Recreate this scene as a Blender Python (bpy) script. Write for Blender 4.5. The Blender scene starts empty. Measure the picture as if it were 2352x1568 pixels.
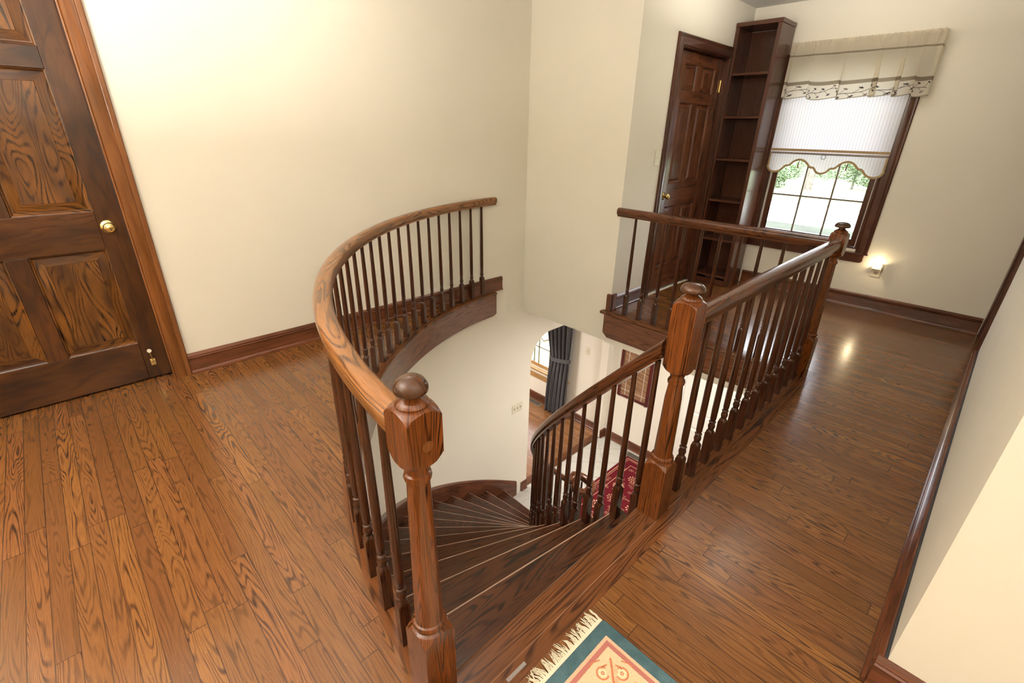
import bpy, bmesh, math, random
from mathutils import Vector, Matrix
random.seed(7)
sc = bpy.context.scene
COL = sc.collection
PI = math.pi
sin, cos = math.sin, math.cos
rad = math.radians

# ------------------------------------------------------------------ materials
class NT:
    """small helper to write node trees"""
    def __init__(s, name):
        s.m = bpy.data.materials.new(name); s.m.use_nodes = True
        s.t = s.m.node_tree; s.t.nodes.clear()
        s.out = s.n('ShaderNodeOutputMaterial')
    def n(s, typ, **kw):
        nd = s.t.nodes.new(typ)
        for k, v in kw.items(): setattr(nd, k, v)
        return nd
    def put(s, sock, v):
        if isinstance(v, bpy.types.NodeSocket): s.t.links.new(v, sock)
        elif isinstance(v, (tuple, list)):
            v = tuple(v)
            if len(sock.default_value) == 4 and len(v) == 3: v = v + (1,)
            sock.default_value = v
        else: sock.default_value = v
    def math(s, op, a, b=0.0, c=None):
        nd = s.n('ShaderNodeMath', operation=op)
        s.put(nd.inputs[0], a); s.put(nd.inputs[1], b)
        if c is not None: s.put(nd.inputs[2], c)
        return nd.outputs[0]
    def vec(s, x=0.0, y=0.0, z=0.0):
        nd = s.n('ShaderNodeCombineXYZ')
        s.put(nd.inputs[0], x); s.put(nd.inputs[1], y); s.put(nd.inputs[2], z)
        return nd.outputs[0]
    def sep(s, v):
        nd = s.n('ShaderNodeSeparateXYZ'); s.put(nd.inputs[0], v); return nd.outputs
    def noise(s, v, scale=1.0, detail=2.0, rough=.5, dist=0.0):
        nd = s.n('ShaderNodeTexNoise')
        s.put(nd.inputs['Vector'], v); nd.inputs['Scale'].default_value = scale
        nd.inputs['Detail'].default_value = detail; nd.inputs['Roughness'].default_value = rough
        nd.inputs['Distortion'].default_value = dist
        return nd.outputs['Fac']
    def white(s, v):
        nd = s.n('ShaderNodeTexWhiteNoise', noise_dimensions='3D'); s.put(nd.inputs['Vector'], v)
        return nd.outputs['Value']
    def mix(s, f, a, b, mode='MIX'):
        nd = s.n('ShaderNodeMix', data_type='RGBA', blend_type=mode)
        s.put(nd.inputs[0], f); s.put(nd.inputs[6], a); s.put(nd.inputs[7], b)
        return nd.outputs[2]
    def rng(s, v, a, b, c=0.0, d=1.0, smooth=False):
        nd = s.n('ShaderNodeMapRange')
        if smooth: nd.interpolation_type = 'SMOOTHSTEP'
        s.put(nd.inputs[0], v)
        for i, q in enumerate((a, b, c, d)): nd.inputs[i + 1].default_value = q
        return nd.outputs[0]
    def bsdf(s, color, rough=.5, metal=0.0, coat=0.0, spec=.5, normal=None, coat_rough=.1, **kw):
        nd = s.n('ShaderNodeBsdfPrincipled')
        s.put(nd.inputs['Base Color'], color); s.put(nd.inputs['Roughness'], rough)
        nd.inputs['Metallic'].default_value = metal
        nd.inputs['Coat Weight'].default_value = coat
        nd.inputs['Coat Roughness'].default_value = coat_rough
        nd.inputs['Specular IOR Level'].default_value = spec
        if normal is not None: s.put(nd.inputs['Normal'], normal)
        for k, v in kw.items(): s.put(nd.inputs[k], v)
        return nd.outputs[0]
    def bump(s, h, strength=.2, dist=.002):
        nd = s.n('ShaderNodeBump'); nd.inputs['Strength'].default_value = strength
        nd.inputs['Distance'].default_value = dist; s.put(nd.inputs['Height'], h)
        return nd.outputs[0]
    def end(s, sh):
        s.t.links.new(sh, s.out.inputs['Surface']); return s.m

def grain(k, u, v, r, ring=9.0, su=1.3, sv=11.0, bw=.8):
    """oak figure: contour lines of a stretched noise field plus fine pores. 0 light .. 1 dark"""
    f = k.noise(k.vec(k.math('MULTIPLY', u, su), k.math('MULTIPLY', v, sv), r), 1.0, 1.7, .45, .35)
    b = k.math('FRACT', k.math('MULTIPLY', f, ring))
    tri = k.math('ABSOLUTE', k.math('SUBTRACT', b, .5))          # 0 .. .5
    line = k.rng(tri, .04, .30, 1.0, 0.0, True)
    pores = k.noise(k.vec(k.math('MULTIPLY', u, 16.0), k.math('MULTIPLY', v, 420.0), r), 1.0, 2.0, .6)
    pores = k.rng(pores, .40, .66)
    lm = k.noise(k.vec(k.math('MULTIPLY', u, 5.0), k.math('MULTIPLY', v, 60.0), r), 1.0, 2.0)
    line = k.math('MULTIPLY', line, k.rng(lm, .25, .62))
    return k.math('MULTIPLY_ADD', pores, .34, k.math('MULTIPLY', line, bw * .82))

def wood(name, light, dark, rough=.33, ring=9.0, su=1.3, sv=11.0, bw=.8, mottle=.5, coat=.25, tint=None, bumps=.12):
    k = NT(name)
    uv = k.n('ShaderNodeUVMap'); s = k.sep(uv.outputs[0])
    oi = k.n('ShaderNodeObjectInfo')
    r = k.math('MULTIPLY', oi.outputs['Random'], 41.0)
    g = grain(k, s[0], s[1], r, ring, su, sv, bw)
    c = k.mix(g, light, dark)
    low = k.noise(k.vec(k.math('MULTIPLY', s[0], 3.0), k.math('MULTIPLY', s[1], 9.0), r), 1.0, 2.0)
    c = k.mix(k.rng(low, .38, .7, 0.0, mottle), c, tint or tuple(q * .35 for q in light), 'MIX')
    rr = min(rough, .33) * .72
    return k.end(k.bsdf(c, rr, coat=coat * .6, spec=.32, normal=k.bump(k.math('SUBTRACT', 1.0, g), bumps, .001), coat_rough=.12))

def plank_floor(name, light, dark, pw=.0572, pl=1.0, rough=.22, axis=0, xform=None, gold=(.245, .110, .022)):
    k = NT(name)
    tc = k.n('ShaderNodeTexCoord'); s = k.sep(tc.outputs['Object'])
    x, y = (s[0], s[1]) if axis == 0 else (s[1], s[0])
    j = k.math('FLOOR', k.math('DIVIDE', y, pw))
    r1 = k.white(k.vec(j, 3.1, 0.0))
    xs = k.math('ADD', k.math('DIVIDE', x, pl), k.math('MULTIPLY', r1, 7.3))
    i = k.math('FLOOR', xs)
    r2 = k.white(k.vec(j, i, 1.7)); r3 = k.white(k.vec(i, j, 9.2))
    vy = k.math('SUBTRACT', y, k.math('MULTIPLY', j, pw))
    seed = k.math('MULTIPLY', r2, 57.0)
    g = grain(k, x, k.math('ADD', vy, k.math('MULTIPLY', r3, 3.0)), seed, 24.0, 1.35, 13.0, 1.0)
    g = k.math('MULTIPLY', g, k.rng(r3, 0.0, 1.0, .40, 1.1))
    c = k.mix(g, light, dark)
    c = k.mix(k.rng(r2, .0, 1.0, 0.0, .55), c, k.mix(g, gold, dark))
    c = k.mix(1.0, c, k.mix(k.rng(r3, 0.0, 1.0, 0.0, 1.0), (.62, .58, .55), (1.1, 1.06, 1.0)), 'MULTIPLY')
    # scuffs and dulled finish of the old floor
    sc1 = k.noise(k.vec(x, y, 0.0), 1.6, 2.0, .5)
    c = k.mix(k.math('MULTIPLY', k.rng(sc1, .2, .8, 0.0, 1.0, True), .35), c, k.mix(g, (.17, .062, .020), (.03, .010, .004)))
    sp = k.noise(k.vec(x, y, 4.0), 160.0, 1.0)
    c = k.mix(k.rng(sp, .74, .80, 0.0, .35), c, (.45, .32, .18))
    # seams
    fy = k.math('DIVIDE', vy, pw); e1 = k.math('MINIMUM', fy, k.math('SUBTRACT', 1.0, fy))
    fx = k.math('MULTIPLY', k.math('FRACT', xs), pl / pw); fx2 = k.math('MULTIPLY', k.math('SUBTRACT', 1.0, k.math('FRACT', xs)), pl / pw)
    e = k.math('MINIMUM', e1, k.math('MINIMUM', fx, fx2))
    seam = k.rng(e, .012, .036, 1.0, 0.0)
    c = k.mix(k.math('MULTIPLY', seam, .75), c, (.03, .011, .005))
    rr = k.math('ADD', .19, k.math('MULTIPLY', sc1, .055))
    h = k.math('SUBTRACT', 1.0, k.math('MAXIMUM', seam, k.math('MULTIPLY', g, .3)))
    return k.end(k.bsdf(c, rr, coat=.25, spec=.42, normal=k.bump(h, .12, .001), coat_rough=.24))

def plain(name, color, rough=.5, metal=0.0, coat=0.0, var=0.0, scale=20.0, spec=.5, bumpy=0.0, **kw):
    k = NT(name)
    tc = k.n('ShaderNodeTexCoord'); n = k.noise(tc.outputs['Object'], scale, 3.0)
    c = k.mix(k.rng(n, .3, .7, 0.0, 1.0), color, tuple(q * (1 - var) for q in color))
    nm = k.bump(n, bumpy, .002) if bumpy else None
    return k.end(k.bsdf(c, rough, metal, coat, spec, nm, **kw))

M = {}
M['wall'] = plain('cream_paint', (.80, .755, .645), .62, var=.025, scale=3.0, bumpy=.03, spec=.3)
M['wall_low'] = plain('pale_cream_paint', (.82, .765, .66), .62, var=.03, scale=2.0, spec=.3)
M['ceil'] = plain('ceiling_paint', (.74, .72, .68), .8, var=.02)
M['floor'] = plank_floor('oak_strip_floor', (.185, .073, .0225), (.042, .0155, .006))
M['floor_living'] = plank_floor('living_oak_floor', (.42, .20, .09), (.16, .07, .03), rough=.3)
M['post'] = wood('newel_oak', (.170, .046, .009), (.016, .005, .0025), .25, 34.0, .7, 16.0, 1.1, .45, .3)
M['finial'] = wood('finial_oak', (.085, .030, .010), (.018, .006, .003), .24, 16.0, 1.0, 12.0, .9, .45, .3)
M['bal'] = wood('baluster_oak', (.070, .022, .009), (.013, .0045, .0025), .27, 16.0, 1.0, 22.0, .9, .45, .25)
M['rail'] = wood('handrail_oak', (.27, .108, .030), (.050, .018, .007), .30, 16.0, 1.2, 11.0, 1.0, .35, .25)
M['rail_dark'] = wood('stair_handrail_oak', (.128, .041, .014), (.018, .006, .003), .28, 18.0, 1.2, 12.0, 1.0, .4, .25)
M['tread'] = wood('tread_oak', (.080, .027, .0115), (.013, .0048, .003), .30, 30.0, .7, 9.0, 1.1, .3, .12)
M['riser'] = wood('riser_oak', (.055, .018, .009), (.012, .005, .003), .4, 20.0, .7, 9.0, .9, .3, .0)
M['pale_strip'] = wood('pale_oak_strip', (.50, .32, .22), (.24, .12, .07), .35, 9.0, 1.3, 11.0, .5, .6, .2)
M['nose'] = wood('nosing_oak', (.150, .052, .016), (.030, .010, .004), .33, 20.0, .8, 11.0, 1.0, .35, .0)
M['fascia'] = wood('fascia_oak', (.190, .074, .036), (.050, .019, .011), .36, 16.0, .8, 14.0, .9, .25, .2)
M['door'] = wood('stained_birch_door', (.088, .028, .0070), (.012, .004, .0018), .30, 8.0, 2.2, 9.0, .5, .95, .3, tint=(.022, .008, .004))
M['panel'] = wood('figured_door_panel', (.165, .060, .011), (.013, .0045, .002), .28, 20.0, 1.8, 7.0, 1.0, .9, .35, tint=(.035, .012, .005))
M['door_far'] = wood('far_door_wood', (.150, .052, .024), (.045, .015, .008), .28, 6.0, 1.2, 8.0, .5, .6, .4)
M['casing'] = wood('casing_wood', (.215, .078, .020), (.12, .036, .011), .32, 7.0, 1.0, 14.0, .6, .6, .3)
M['casing_dk'] = wood('dark_casing_wood', (.095, .034, .019), (.030, .011, .008), .30, 6.0, 1.0, 14.0, .5, .5, .35)
M['base'] = wood('baseboard_wood', (.155, .050, .021), (.050, .016, .009), .32, 6.0, 1.0, 12.0, .5, .8, .3)
M['shelf'] = wood('bookcase_wood', (.095, .034, .018), (.045, .016, .010), .33, 6.0, 1.0, 16.0, .45, .35, .25)
M['golden'] = wood('golden_oak_trim', (.52, .30, .12), (.24, .12, .05), .35, 6.0, 1.0, 12.0, .5, .3, .2)
M['brass'] = plain('polished_brass', (.78, .58, .24), .16, 1.0, var=.1)
M['black'] = plain('black_slot', (.012, .012, .012), .6)
M['gap_shade'] = plain('painted_gap_shade', (.02, .018, .02), .5)
M['plastic'] = plain('ivory_plastic', (.72, .66, .52), .35, var=.02)
M['white_door'] = plain('white_door_paint', (.80, .77, .70), .4, var=.02)
M['drape'] = plain('charcoal_velvet', (.115, .110, .118), .9, var=.3, scale=60.0, spec=.15)
M['muntin'] = plain('window_muntin', (.17, .13, .09), .45, var=.2)
M['track'] = plain('window_jamb_liner', (.62, .55, .48), .4, var=.05)
M['picture_frame'] = plain('oxblood_frame', (.085, .010, .012), .25, coat=.5, var=.2)
M['vent'] = plain('vent_metal', (.26, .22, .17), .4, .3, var=.1)
M['fringe'] = plain('wool_fringe', (.76, .69, .52), .9, var=.15, scale=200.0)
M['tape'] = plain('clear_tape', (.75, .74, .74), .15, var=.02, Alpha=.22)
M['embroidery'] = plain('embroidery_thread', (.030, .020, .022), .7)
M['embroidery2'] = plain('taupe_embroidery_thread', (.20, .13, .12), .7)
M['gimp'] = plain('braid_trim', (.50, .34, .16), .7, var=.5, scale=420.0, bumpy=.4)
M['tassel'] = plain('tassel_silk', (.25, .12, .03), .5, var=.4, scale=200.0)
M['bark'] = plain('tree_bark', (.20, .17, .15), .9, var=.4, scale=3.0)
M['leaf'] = plain('pale_leaf', (.10, .17, .07), .8, var=.5, scale=.7)
M['leaf2'] = plain('dark_leaf', (.09, .16, .08), .8, var=.5, scale=.7)
M['grass'] = plain('lawn_grass', (.26, .33, .15), .95, var=.55, scale=.25)
M['grass_painted_shade'] = plain('painted_shade_lawn_grass', (.030, .040, .022), .95, var=.5, scale=.6)  # tree shade painted into the grass colour
M['road'] = plain('pale_asphalt', (.50, .50, .52), .9, var=.12, scale=2.0)
M['curb'] = plain('curb_stone', (.22, .20, .18), .9, var=.2, scale=2.0)

k = NT('night_bulb_glow')
em = k.n('ShaderNodeEmission'); em.inputs[0].default_value = (1, .80, .48, 1); em.inputs[1].default_value = 40
M['bulb'] = k.end(em.outputs[0])

k = NT('window_glass')
tr = k.n('ShaderNodeBsdfTransparent'); gl = k.n('ShaderNodeBsdfGlossy'); gl.inputs['Roughness'].default_value = .02
mx = k.n('ShaderNodeMixShader'); mx.inputs[0].default_value = .04
k.t.links.new(tr.outputs[0], mx.inputs[1]); k.t.links.new(gl.outputs[0], mx.inputs[2])
M['glass'] = k.end(mx.outputs[0])
k = NT('clear_plastic')
tr = k.n('ShaderNodeBsdfTransparent'); tr.inputs[0].default_value = (.93, .93, .9, 1)
gl = k.n('ShaderNodeBsdfGlossy'); gl.inputs['Roughness'].default_value = .08
mx = k.n('ShaderNodeMixShader'); mx.inputs[0].default_value = .12
k.t.links.new(tr.outputs[0], mx.inputs[1]); k.t.links.new(gl.outputs[0], mx.inputs[2])
M['clear'] = k.end(mx.outputs[0])

def cloth(name, build, trans=.45):
    k = NT(name); c = build(k)
    d = k.n('ShaderNodeBsdfDiffuse'); t = k.n('ShaderNodeBsdfTranslucent'); mx = k.n('ShaderNodeMixShader')
    k.put(d.inputs[0], c); k.put(t.inputs[0], c); mx.inputs[0].default_value = trans
    k.t.links.new(d.outputs[0], mx.inputs[1]); k.t.links.new(t.outputs[0], mx.inputs[2])
    return k.end(mx.outputs[0])
def shade_col(k):
    s = k.sep(k.n('ShaderNodeTexCoord').outputs['Object'])
    f = k.math('FRACT', k.math('DIVIDE', s[0], .0228))
    a = k.math('ABSOLUTE', k.math('SUBTRACT', f, .5))
    w = k.rng(a, .04, .08, .5, 0.0)
    f2 = k.math('ABSOLUTE', k.math('SUBTRACT', k.math('FRACT', k.math('DIVIDE', s[0], .0076)), .5))
    c = k.mix(w, (.86, .85, .88), (.40, .36, .38))
    return k.mix(k.rng(f2, .40, .5, 0.0, .22), c, (.6, .55, .52))
M['shade'] = cloth('striped_shade_cloth', shade_col, .45)
M['shade_low'] = M['shade']
def val_col(k):
    s = k.sep(k.n('ShaderNodeUVMap').outputs[0]); v = s[1]
    def band(a, b): return k.math('MULTIPLY', k.math('GREATER_THAN', v, a), k.math('LESS_THAN', v, b))
    c = k.mix(band(.0, 9.0), (.90, .85, .73), (.90, .85, .73))
    n = k.noise(k.vec(k.math('MULTIPLY', s[0], 900.0), k.math('MULTIPLY', v, 900.0), 0.0), 1.0, 1.0)
    c = k.mix(k.rng(n, .3, .7, 0.0, .10), c, (.5, .44, .34))
    c = k.mix(band(.103, .130), c, (.36, .30, .22))
    c = k.mix(band(.320, .332), c, (.45, .38, .28))
    c = k.mix(band(.0, .007), c, (.42, .36, .26))
    c = k.mix(band(.3321, .5), c, (.86, .80, .68))
    return c
M['valance'] = cloth('valance_cotton', val_col, .68)

def tile_mat():
    k = NT('cream_marble_tile')
    s = k.sep(k.n('ShaderNodeTexCoord').outputs['Object'])
    a = k.math('MULTIPLY', k.math('ADD', s[0], s[1]), .7071); b = k.math('MULTIPLY', k.math('SUBTRACT', s[0], s[1]), .7071)
    fa = k.math('ABSOLUTE', k.math('SUBTRACT', k.math('FRACT', k.math('DIVIDE', a, .305)), .5))
    fb = k.math('ABSOLUTE', k.math('SUBTRACT', k.math('FRACT', k.math('DIVIDE', b, .305)), .5))
    gr = k.rng(k.math('MAXIMUM', fa, fb), .484, .492)
    n = k.noise(k.vec(s[0], s[1], 0.0), 3.0, 5.0, .6, 1.2)
    vein = k.rng(k.math('ABSOLUTE', k.math('SUBTRACT', n, .5)), .0, .03, .45, 0.0)
    c = k.mix(vein, (.54, .52, .47), (.40, .37, .33)); c = k.mix(gr, c, (.36, .33, .29))
    return k.end(k.bsdf(c, .22))
M['tile'] = tile_mat()

# near rug: bands by distance to its bound corner edges (x0 = fringe side, y1 = far side)
RX0, RY1 = -.488, .902
def rug_mat():
    k = NT('carved_wool_rug')
    s = k.sep(k.n('ShaderNodeTexCoord').outputs['Object'])
    n = k.noise(k.n('ShaderNodeTexCoord').outputs['Object'], 330.0, 2.0)
    wob = k.math('MULTIPLY', k.math('SUBTRACT', n, .5), .0022)
    d = k.math('ADD', k.math('MINIMUM', s[0], k.math('MULTIPLY', s[1], -1.0)), wob)
    teal = k.mix(k.rng(k.noise(k.n('ShaderNodeTexCoord').outputs['Object'], 22.0, 3.0), .3, .7), (.085, .150, .170), (.050, .098, .115))
    c = k.mix(k.math('GREATER_THAN', d, .0375), teal, (.66, .42, .28))
    c = k.mix(k.math('GREATER_THAN', d, .0475), c, (.42, .150, .125))
    c = k.mix(k.math('GREATER_THAN', d, .0610), c, (.66, .51, .33))
    bl = k.noise(k.n('ShaderNodeTexCoord').outputs['Object'], 28.0, 3.0)
    bl = k.math('MULTIPLY', k.rng(bl, .48, .62), k.math('GREATER_THAN', d, .085))
    c = k.mix(k.math('MULTIPLY', bl, .55), c, (.62, .27, .15))
    pile = k.rng(n, .3, .7, .78, 1.1)
    c = k.mix(1.0, c, k.vec(pile, pile, pile), 'MULTIPLY')
    return k.end(k.bsdf(c, .95, spec=.1, normal=k.bump(n, .6, .003)))
M['rug'] = rug_mat()
M['coral'] = plain('coral_wool', (.58, .20, .10), .95, var=.3, scale=150.0, spec=.1, bumpy=.3)
M['ivory_wool'] = plain('ivory_wool', (.80, .66, .44), .95, var=.15, scale=150.0, spec=.1, bumpy=.3)
M['red_wool'] = plain('crimson_wool', (.125, .010, .016), .95, var=.25, scale=90.0, spec=.1)
M['gold_wool'] = plain('gold_wool', (.55, .30, .19), .95, var=.2, scale=90.0, spec=.1)

def picture_mat():
    k = NT('brown_map_print')
    s = k.sep(k.n('ShaderNodeTexCoord').outputs['Object'])
    n = k.noise(k.vec(k.math('MULTIPLY', s[0], 3.0), 0.0, k.math('MULTIPLY', k.math('ADD', s[2], k.math('MULTIPLY', s[0], .25)), 34.0)), 1.0, 4.0, .6)
    c = k.mix(k.rng(n, .3, .7), (.42, .25, .14), (.13, .06, .035))
    return k.end(k.bsdf(c, .12, coat=.6))
M['print'] = picture_mat()
M['pale_line'] = plain('pale_printed_line', (.75, .72, .65), .3)

# ------------------------------------------------------------------ mesh helpers
WL = {}
class MB:
    def __init__(s): s.v = []; s.f = []; s.uv = []; s.mi = []
    def quad(s, pts, uvs=None, mi=0):
        b = len(s.v); s.v += [tuple(p) for p in pts]; s.f.append(list(range(b, b + len(pts))))
        s.uv.append(uvs or [(p[0], p[1]) for p in pts]); s.mi.append(mi)
    def box(s, x0, x1, y0, y1, z0, z1, g='x', mi=0, off=0.0):
        if x0 > x1: x0, x1 = x1, x0
        if y0 > y1: y0, y1 = y1, y0
        if z0 > z1: z0, z1 = z1, z0
        gi = 'xyz'.index(g); b = len(s.v)
        s.v += [(x, y, z) for x in (x0, x1) for y in (y0, y1) for z in (z0, z1)]
        for idx, ax in (((0, 1, 3, 2), 0), ((4, 6, 7, 5), 0), ((0, 4, 5, 1), 1), ((2, 3, 7, 6), 1), ((0, 2, 6, 4), 2), ((1, 5, 7, 3), 2)):
            s.f.append([b + i for i in idx]); s.mi.append(mi)
            oth = [a for a in range(3) if a != ax]
            if gi in oth: ua = gi; va = [a for a in oth if a != gi][0]
            else: ua, va = oth
            s.uv.append([(s.v[b + i][ua] * (1 if gi in oth else .1), s.v[b + i][va] + ax * .37 + off) for i in idx])
        return s
    def grid(s, P, U=None, closed_v=False, closed_u=False, mi=0):
        """P[i][j] points; U[i][j] uv"""
        b = len(s.v); n, m = len(P), len(P[0])
        for r in P: s.v += [tuple(p) for p in r]
        for i in range(n - (0 if closed_u else 1)):
            for j in range(m - (0 if closed_v else 1)):
                i2, j2 = (i + 1) % n, (j + 1) % m
                s.f.append([b + i * m + j, b + i * m + j2, b + i2 * m + j2, b + i2 * m + j]); s.mi.append(mi)
                if U:
                    u = [U[i][j], U[i][j2], U[i2][j2], U[i2][j]]
                    if closed_v and j2 == 0: 
                        d = U[i][-1][1] - U[i][-2][1]
                        u[1] = (U[i][0][0], U[i][-1][1] + d); u[2] = (U[i2][0][0], U[i2][-1][1] + d)
                    s.uv.append(u)
                else: s.uv.append([(0, 0)] * 4)
        return b
    def cap(s, idx, mi=0, sc=1.0):
        s.f.append(list(idx)); s.mi.append(mi)
        s.uv.append([((s.v[i][0] + s.v[i][1]) * .3, s.v[i][2]) for i in idx])
    def lathe(s, prof, c=(0, 0), seg=20, half=None, inf=9.0, rot=0.0):
        """prof [(r,z)]; with half: intersection of the turned shape with a square post"""
        P, U = [], []
        for r, z in prof:
            row, ur = [], []
            for j in range(seg):
                a = 2 * PI * (j + (0 if half is None else 0.0)) / seg
                rr = r
                if half is not None:
                    rr = min(r, half / max(abs(cos(a)), abs(sin(a))))
                row.append((c[0] + rr * cos(a + rot), c[1] + rr * sin(a + rot), z)); ur.append((z, a * .035))
            P.append(row); U.append(ur)
        b = s.grid(P, U, closed_v=True)
        n = len(prof)
        s.cap([b + j for j in range(seg)][::-1]); s.cap([b + (n - 1) * seg + j for j in range(seg)])
        return s
    def sweep(s, prof, path, ups=None, closed=False, cap=True, mi=0, flip=False):
        """prof [(side,up)] loop swept along path; side vector = tangent x up"""
        n = len(path); path = [Vector(p) for p in path]
        per = [0.0]
        for a, b in zip(prof, prof[1:]): per.append(per[-1] + math.hypot(b[0] - a[0], b[1] - a[1]))
        P, U = [], []; L = 0.0
        for i in range(n):
            if closed: a, b = path[i - 1], path[(i + 1) % n]
            else: a, b = path[max(0, i - 1)], path[min(n - 1, i + 1)]
            t = (b - a).normalized()
            up = Vector(ups[i]) if ups else Vector((0, 0, 1))
            side = t.cross(up).normalized(); u2 = up if not ups else up
            if i: L += (path[i] - path[i - 1]).length
            k = 1.0
            if 0 < i < n - 1 or closed:
                d1 = (path[i] - path[i - 1]).normalized(); d2 = (path[(i + 1) % n] - path[i]).normalized()
                h = max(.3, math.sqrt(max(0.0, (1 + d1.dot(d2)) / 2))); k = 1 / h
            P.append([path[i] + side * (q[0] * k) + u2 * q[1] for q in prof])
            U.append([(L, w) for w in per])
        b = s.grid(P, U, closed_v=True, closed_u=closed, mi=mi); m = len(prof)
        if cap and not closed:
            s.cap([b + j for j in range(m)][::-1], mi); s.cap([b + (n - 1) * m + j for j in range(m)], mi)
        return s
    def tube(s, path, r, seg=8, r2=None, mi=0):
        n = len(path); path = [Vector(p) for p in path]; P, U = [], []; L = 0
        up = Vector((0, 0, 1))
        for i in range(n):
            t = (path[min(n - 1, i + 1)] - path[max(0, i - 1)]).normalized()
            ref = up if abs(t.z) < .95 else Vector((1, 0, 0))
            a = t.cross(ref).normalized(); b = a.cross(t).normalized()
            if i: L += (path[i] - path[i - 1]).length
            rr = r if r2 is None else r + (r2 - r) * i / (n - 1)
            P.append([path[i] + a * rr * cos(2 * PI * j / seg) + b * rr * sin(2 * PI * j / seg) for j in range(seg)])
            U.append([(L, j * .01) for j in range(seg)])
        b0 = s.grid(P, U, closed_v=True, mi=mi)
        s.cap([b0 + j for j in range(seg)][::-1], mi); s.cap([b0 + (n - 1) * seg + j for j in range(seg)], mi)
        return s
    def prism(s, poly, axis, a, b, g='z', mi=0):
        """polygon in the plane normal to axis, from a to b"""
        def P(p, w):
            return {'x': (w, p[0], p[1]), 'y': (p[0], w, p[1]), 'z': (p[0], p[1], w)}[axis]
        gi = 'xyz'.index(g); n = len(poly)
        def uvs(pts):
            o = [q for q in range(3) if q != gi]
            return [(p[gi], p[o[0]] + p[o[1]]) for p in pts]
        A = [P(p, a) for p in poly]; B = [P(p, b) for p in poly]
        s.quad(A[::-1], uvs(A[::-1]), mi); s.quad(B, uvs(B), mi)
        for i in range(n):
            j = (i + 1) % n; q = [A[i], A[j], B[j], B[i]]; s.quad(q, uvs(q), mi)
        return s
    def build(s, name, mats, parent=None, bevel=0.0, smooth=True, ang=32, loc=(0, 0, 0), seg=2, merge=True):
        me = bpy.data.meshes.new(name); me.from_pydata(s.v, [], s.f)
        uvl = me.uv_layers.new(name='UVMap')
        k_ = 0
        for p, u in zip(me.polygons, s.uv):
            for q in u: uvl.data[k_].uv = (q[0], q[1]); k_ += 1
        if not isinstance(mats, (list, tuple)): mats = [mats]
        for m in mats: me.materials.append(m)
        for p, i in zip(me.polygons, s.mi): p.material_index = i
        bm = bmesh.new(); bm.from_mesh(me)
        if merge: bmesh.ops.remove_doubles(bm, verts=bm.verts, dist=1e-5)
        bmesh.ops.recalc_face_normals(bm, faces=bm.faces)
        if smooth:
            ca = rad(ang)
            for f in bm.faces: f.smooth = True
            for e in bm.edges:
                if len(e.link_faces) == 2 and e.calc_face_angle(0) > ca: e.smooth = False
        bm.to_mesh(me); bm.free()
        if loc != (0, 0, 0):
            me.transform(Matrix.Translation(-Vector(loc)))
        o = bpy.data.objects.new(name, me); COL.objects.link(o)
        o.location = loc
        if parent is not None:
            o.parent = parent; o.location = Vector(loc) - WL.get(parent.name, parent.location)
        WL[o.name] = Vector(loc)
        if bevel:
            md = o.modifiers.new('edge', 'BEVEL'); md.width = bevel; md.segments = seg; md.limit_method = 'ANGLE'
            md.angle_limit = rad(40)
        return o

def tag(o, label=None, cat=None, group=None, kind=None):
    if label: o['label'] = label
    if cat: o['category'] = cat
    if group: o['group'] = group
    if kind: o['kind'] = kind
    return o
def empty(name, loc, label=None, cat=None, group=None, kind=None):
    o = bpy.data.objects.new(name, None); COL.objects.link(o); o.location = loc; o.empty_display_size = .1
    return tag(o, label, cat, group, kind)
def struct(o, label=None): return tag(o, label, None, None, 'structure')

# ------------------------------------------------------------------ key dimensions (metres, upper floor z = 0)
XW = -3.183            # left wall face
YB = 3.25              # wall at the back of the stairwell
X3 = -2.13             # face of the recess wall with the far door
Y4 = 5.04              # window wall
X5 = .145              # right wall
CE = 2.44; LC = -.29; LF = -2.73
C0 = Vector((-.578, 3.015)); RR = 2.612       # curved railing
C1 = Vector((-.65, 3.01)); RI = 1.53          # stair axis, inner railing
RW = 2.605
RISE = .195; DA = 6.87; A0 = .7
def arc(r, deg, z=0.0, c=C0): return Vector((c.x - r * sin(rad(deg)), c.y - r * cos(rad(deg)), z))
def uvbox(mb): return mb

# ------------------------------------------------------------------ floors
mb = MB()
RB = 2.648
def floor_top(m, z):
    xs = [-3.45, -3.2268] + [C0.x - RB * sin(rad(a)) for a in range(88, -1, -2)] 
    xs = [x for x in xs if x < -.54] 
    xs = sorted(set([round(x, 5) for x in xs] + [-.54]))
    def ya(x):
        d = x - C0.x
        return C0.y - math.sqrt(max(0, RB * RB - d * d)) if abs(d) < RB else C0.y
    for x0, x1 in zip(xs, xs[1:]):
        y0, y1 = ya(x0), ya(x1)
        if x1 <= -3.2: y0 = y1 = 3.2
        m.quad([(x0, -2.2, z), (x1, -2.2, z), (x1, y1, z), (x0, y0, z)])
    m.quad([(-.54, -2.2, z), (1.9, -2.2, z), (1.9, 5.1, z), (-.54, 5.1, z)])
    m.quad([(-2.13, 3.305, z), (-.54, 3.305, z), (-.54, 5.1, z), (-2.13, 5.1, z)])
floor_top(mb, 0.0)
fl = mb.build('floor', M['floor'], smooth=False)
md = fl.modifiers.new('thick', 'SOLIDIFY'); md.thickness = .018; md.offset = -1
struct(fl, 'oak strip floor of the upper landing')

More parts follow.
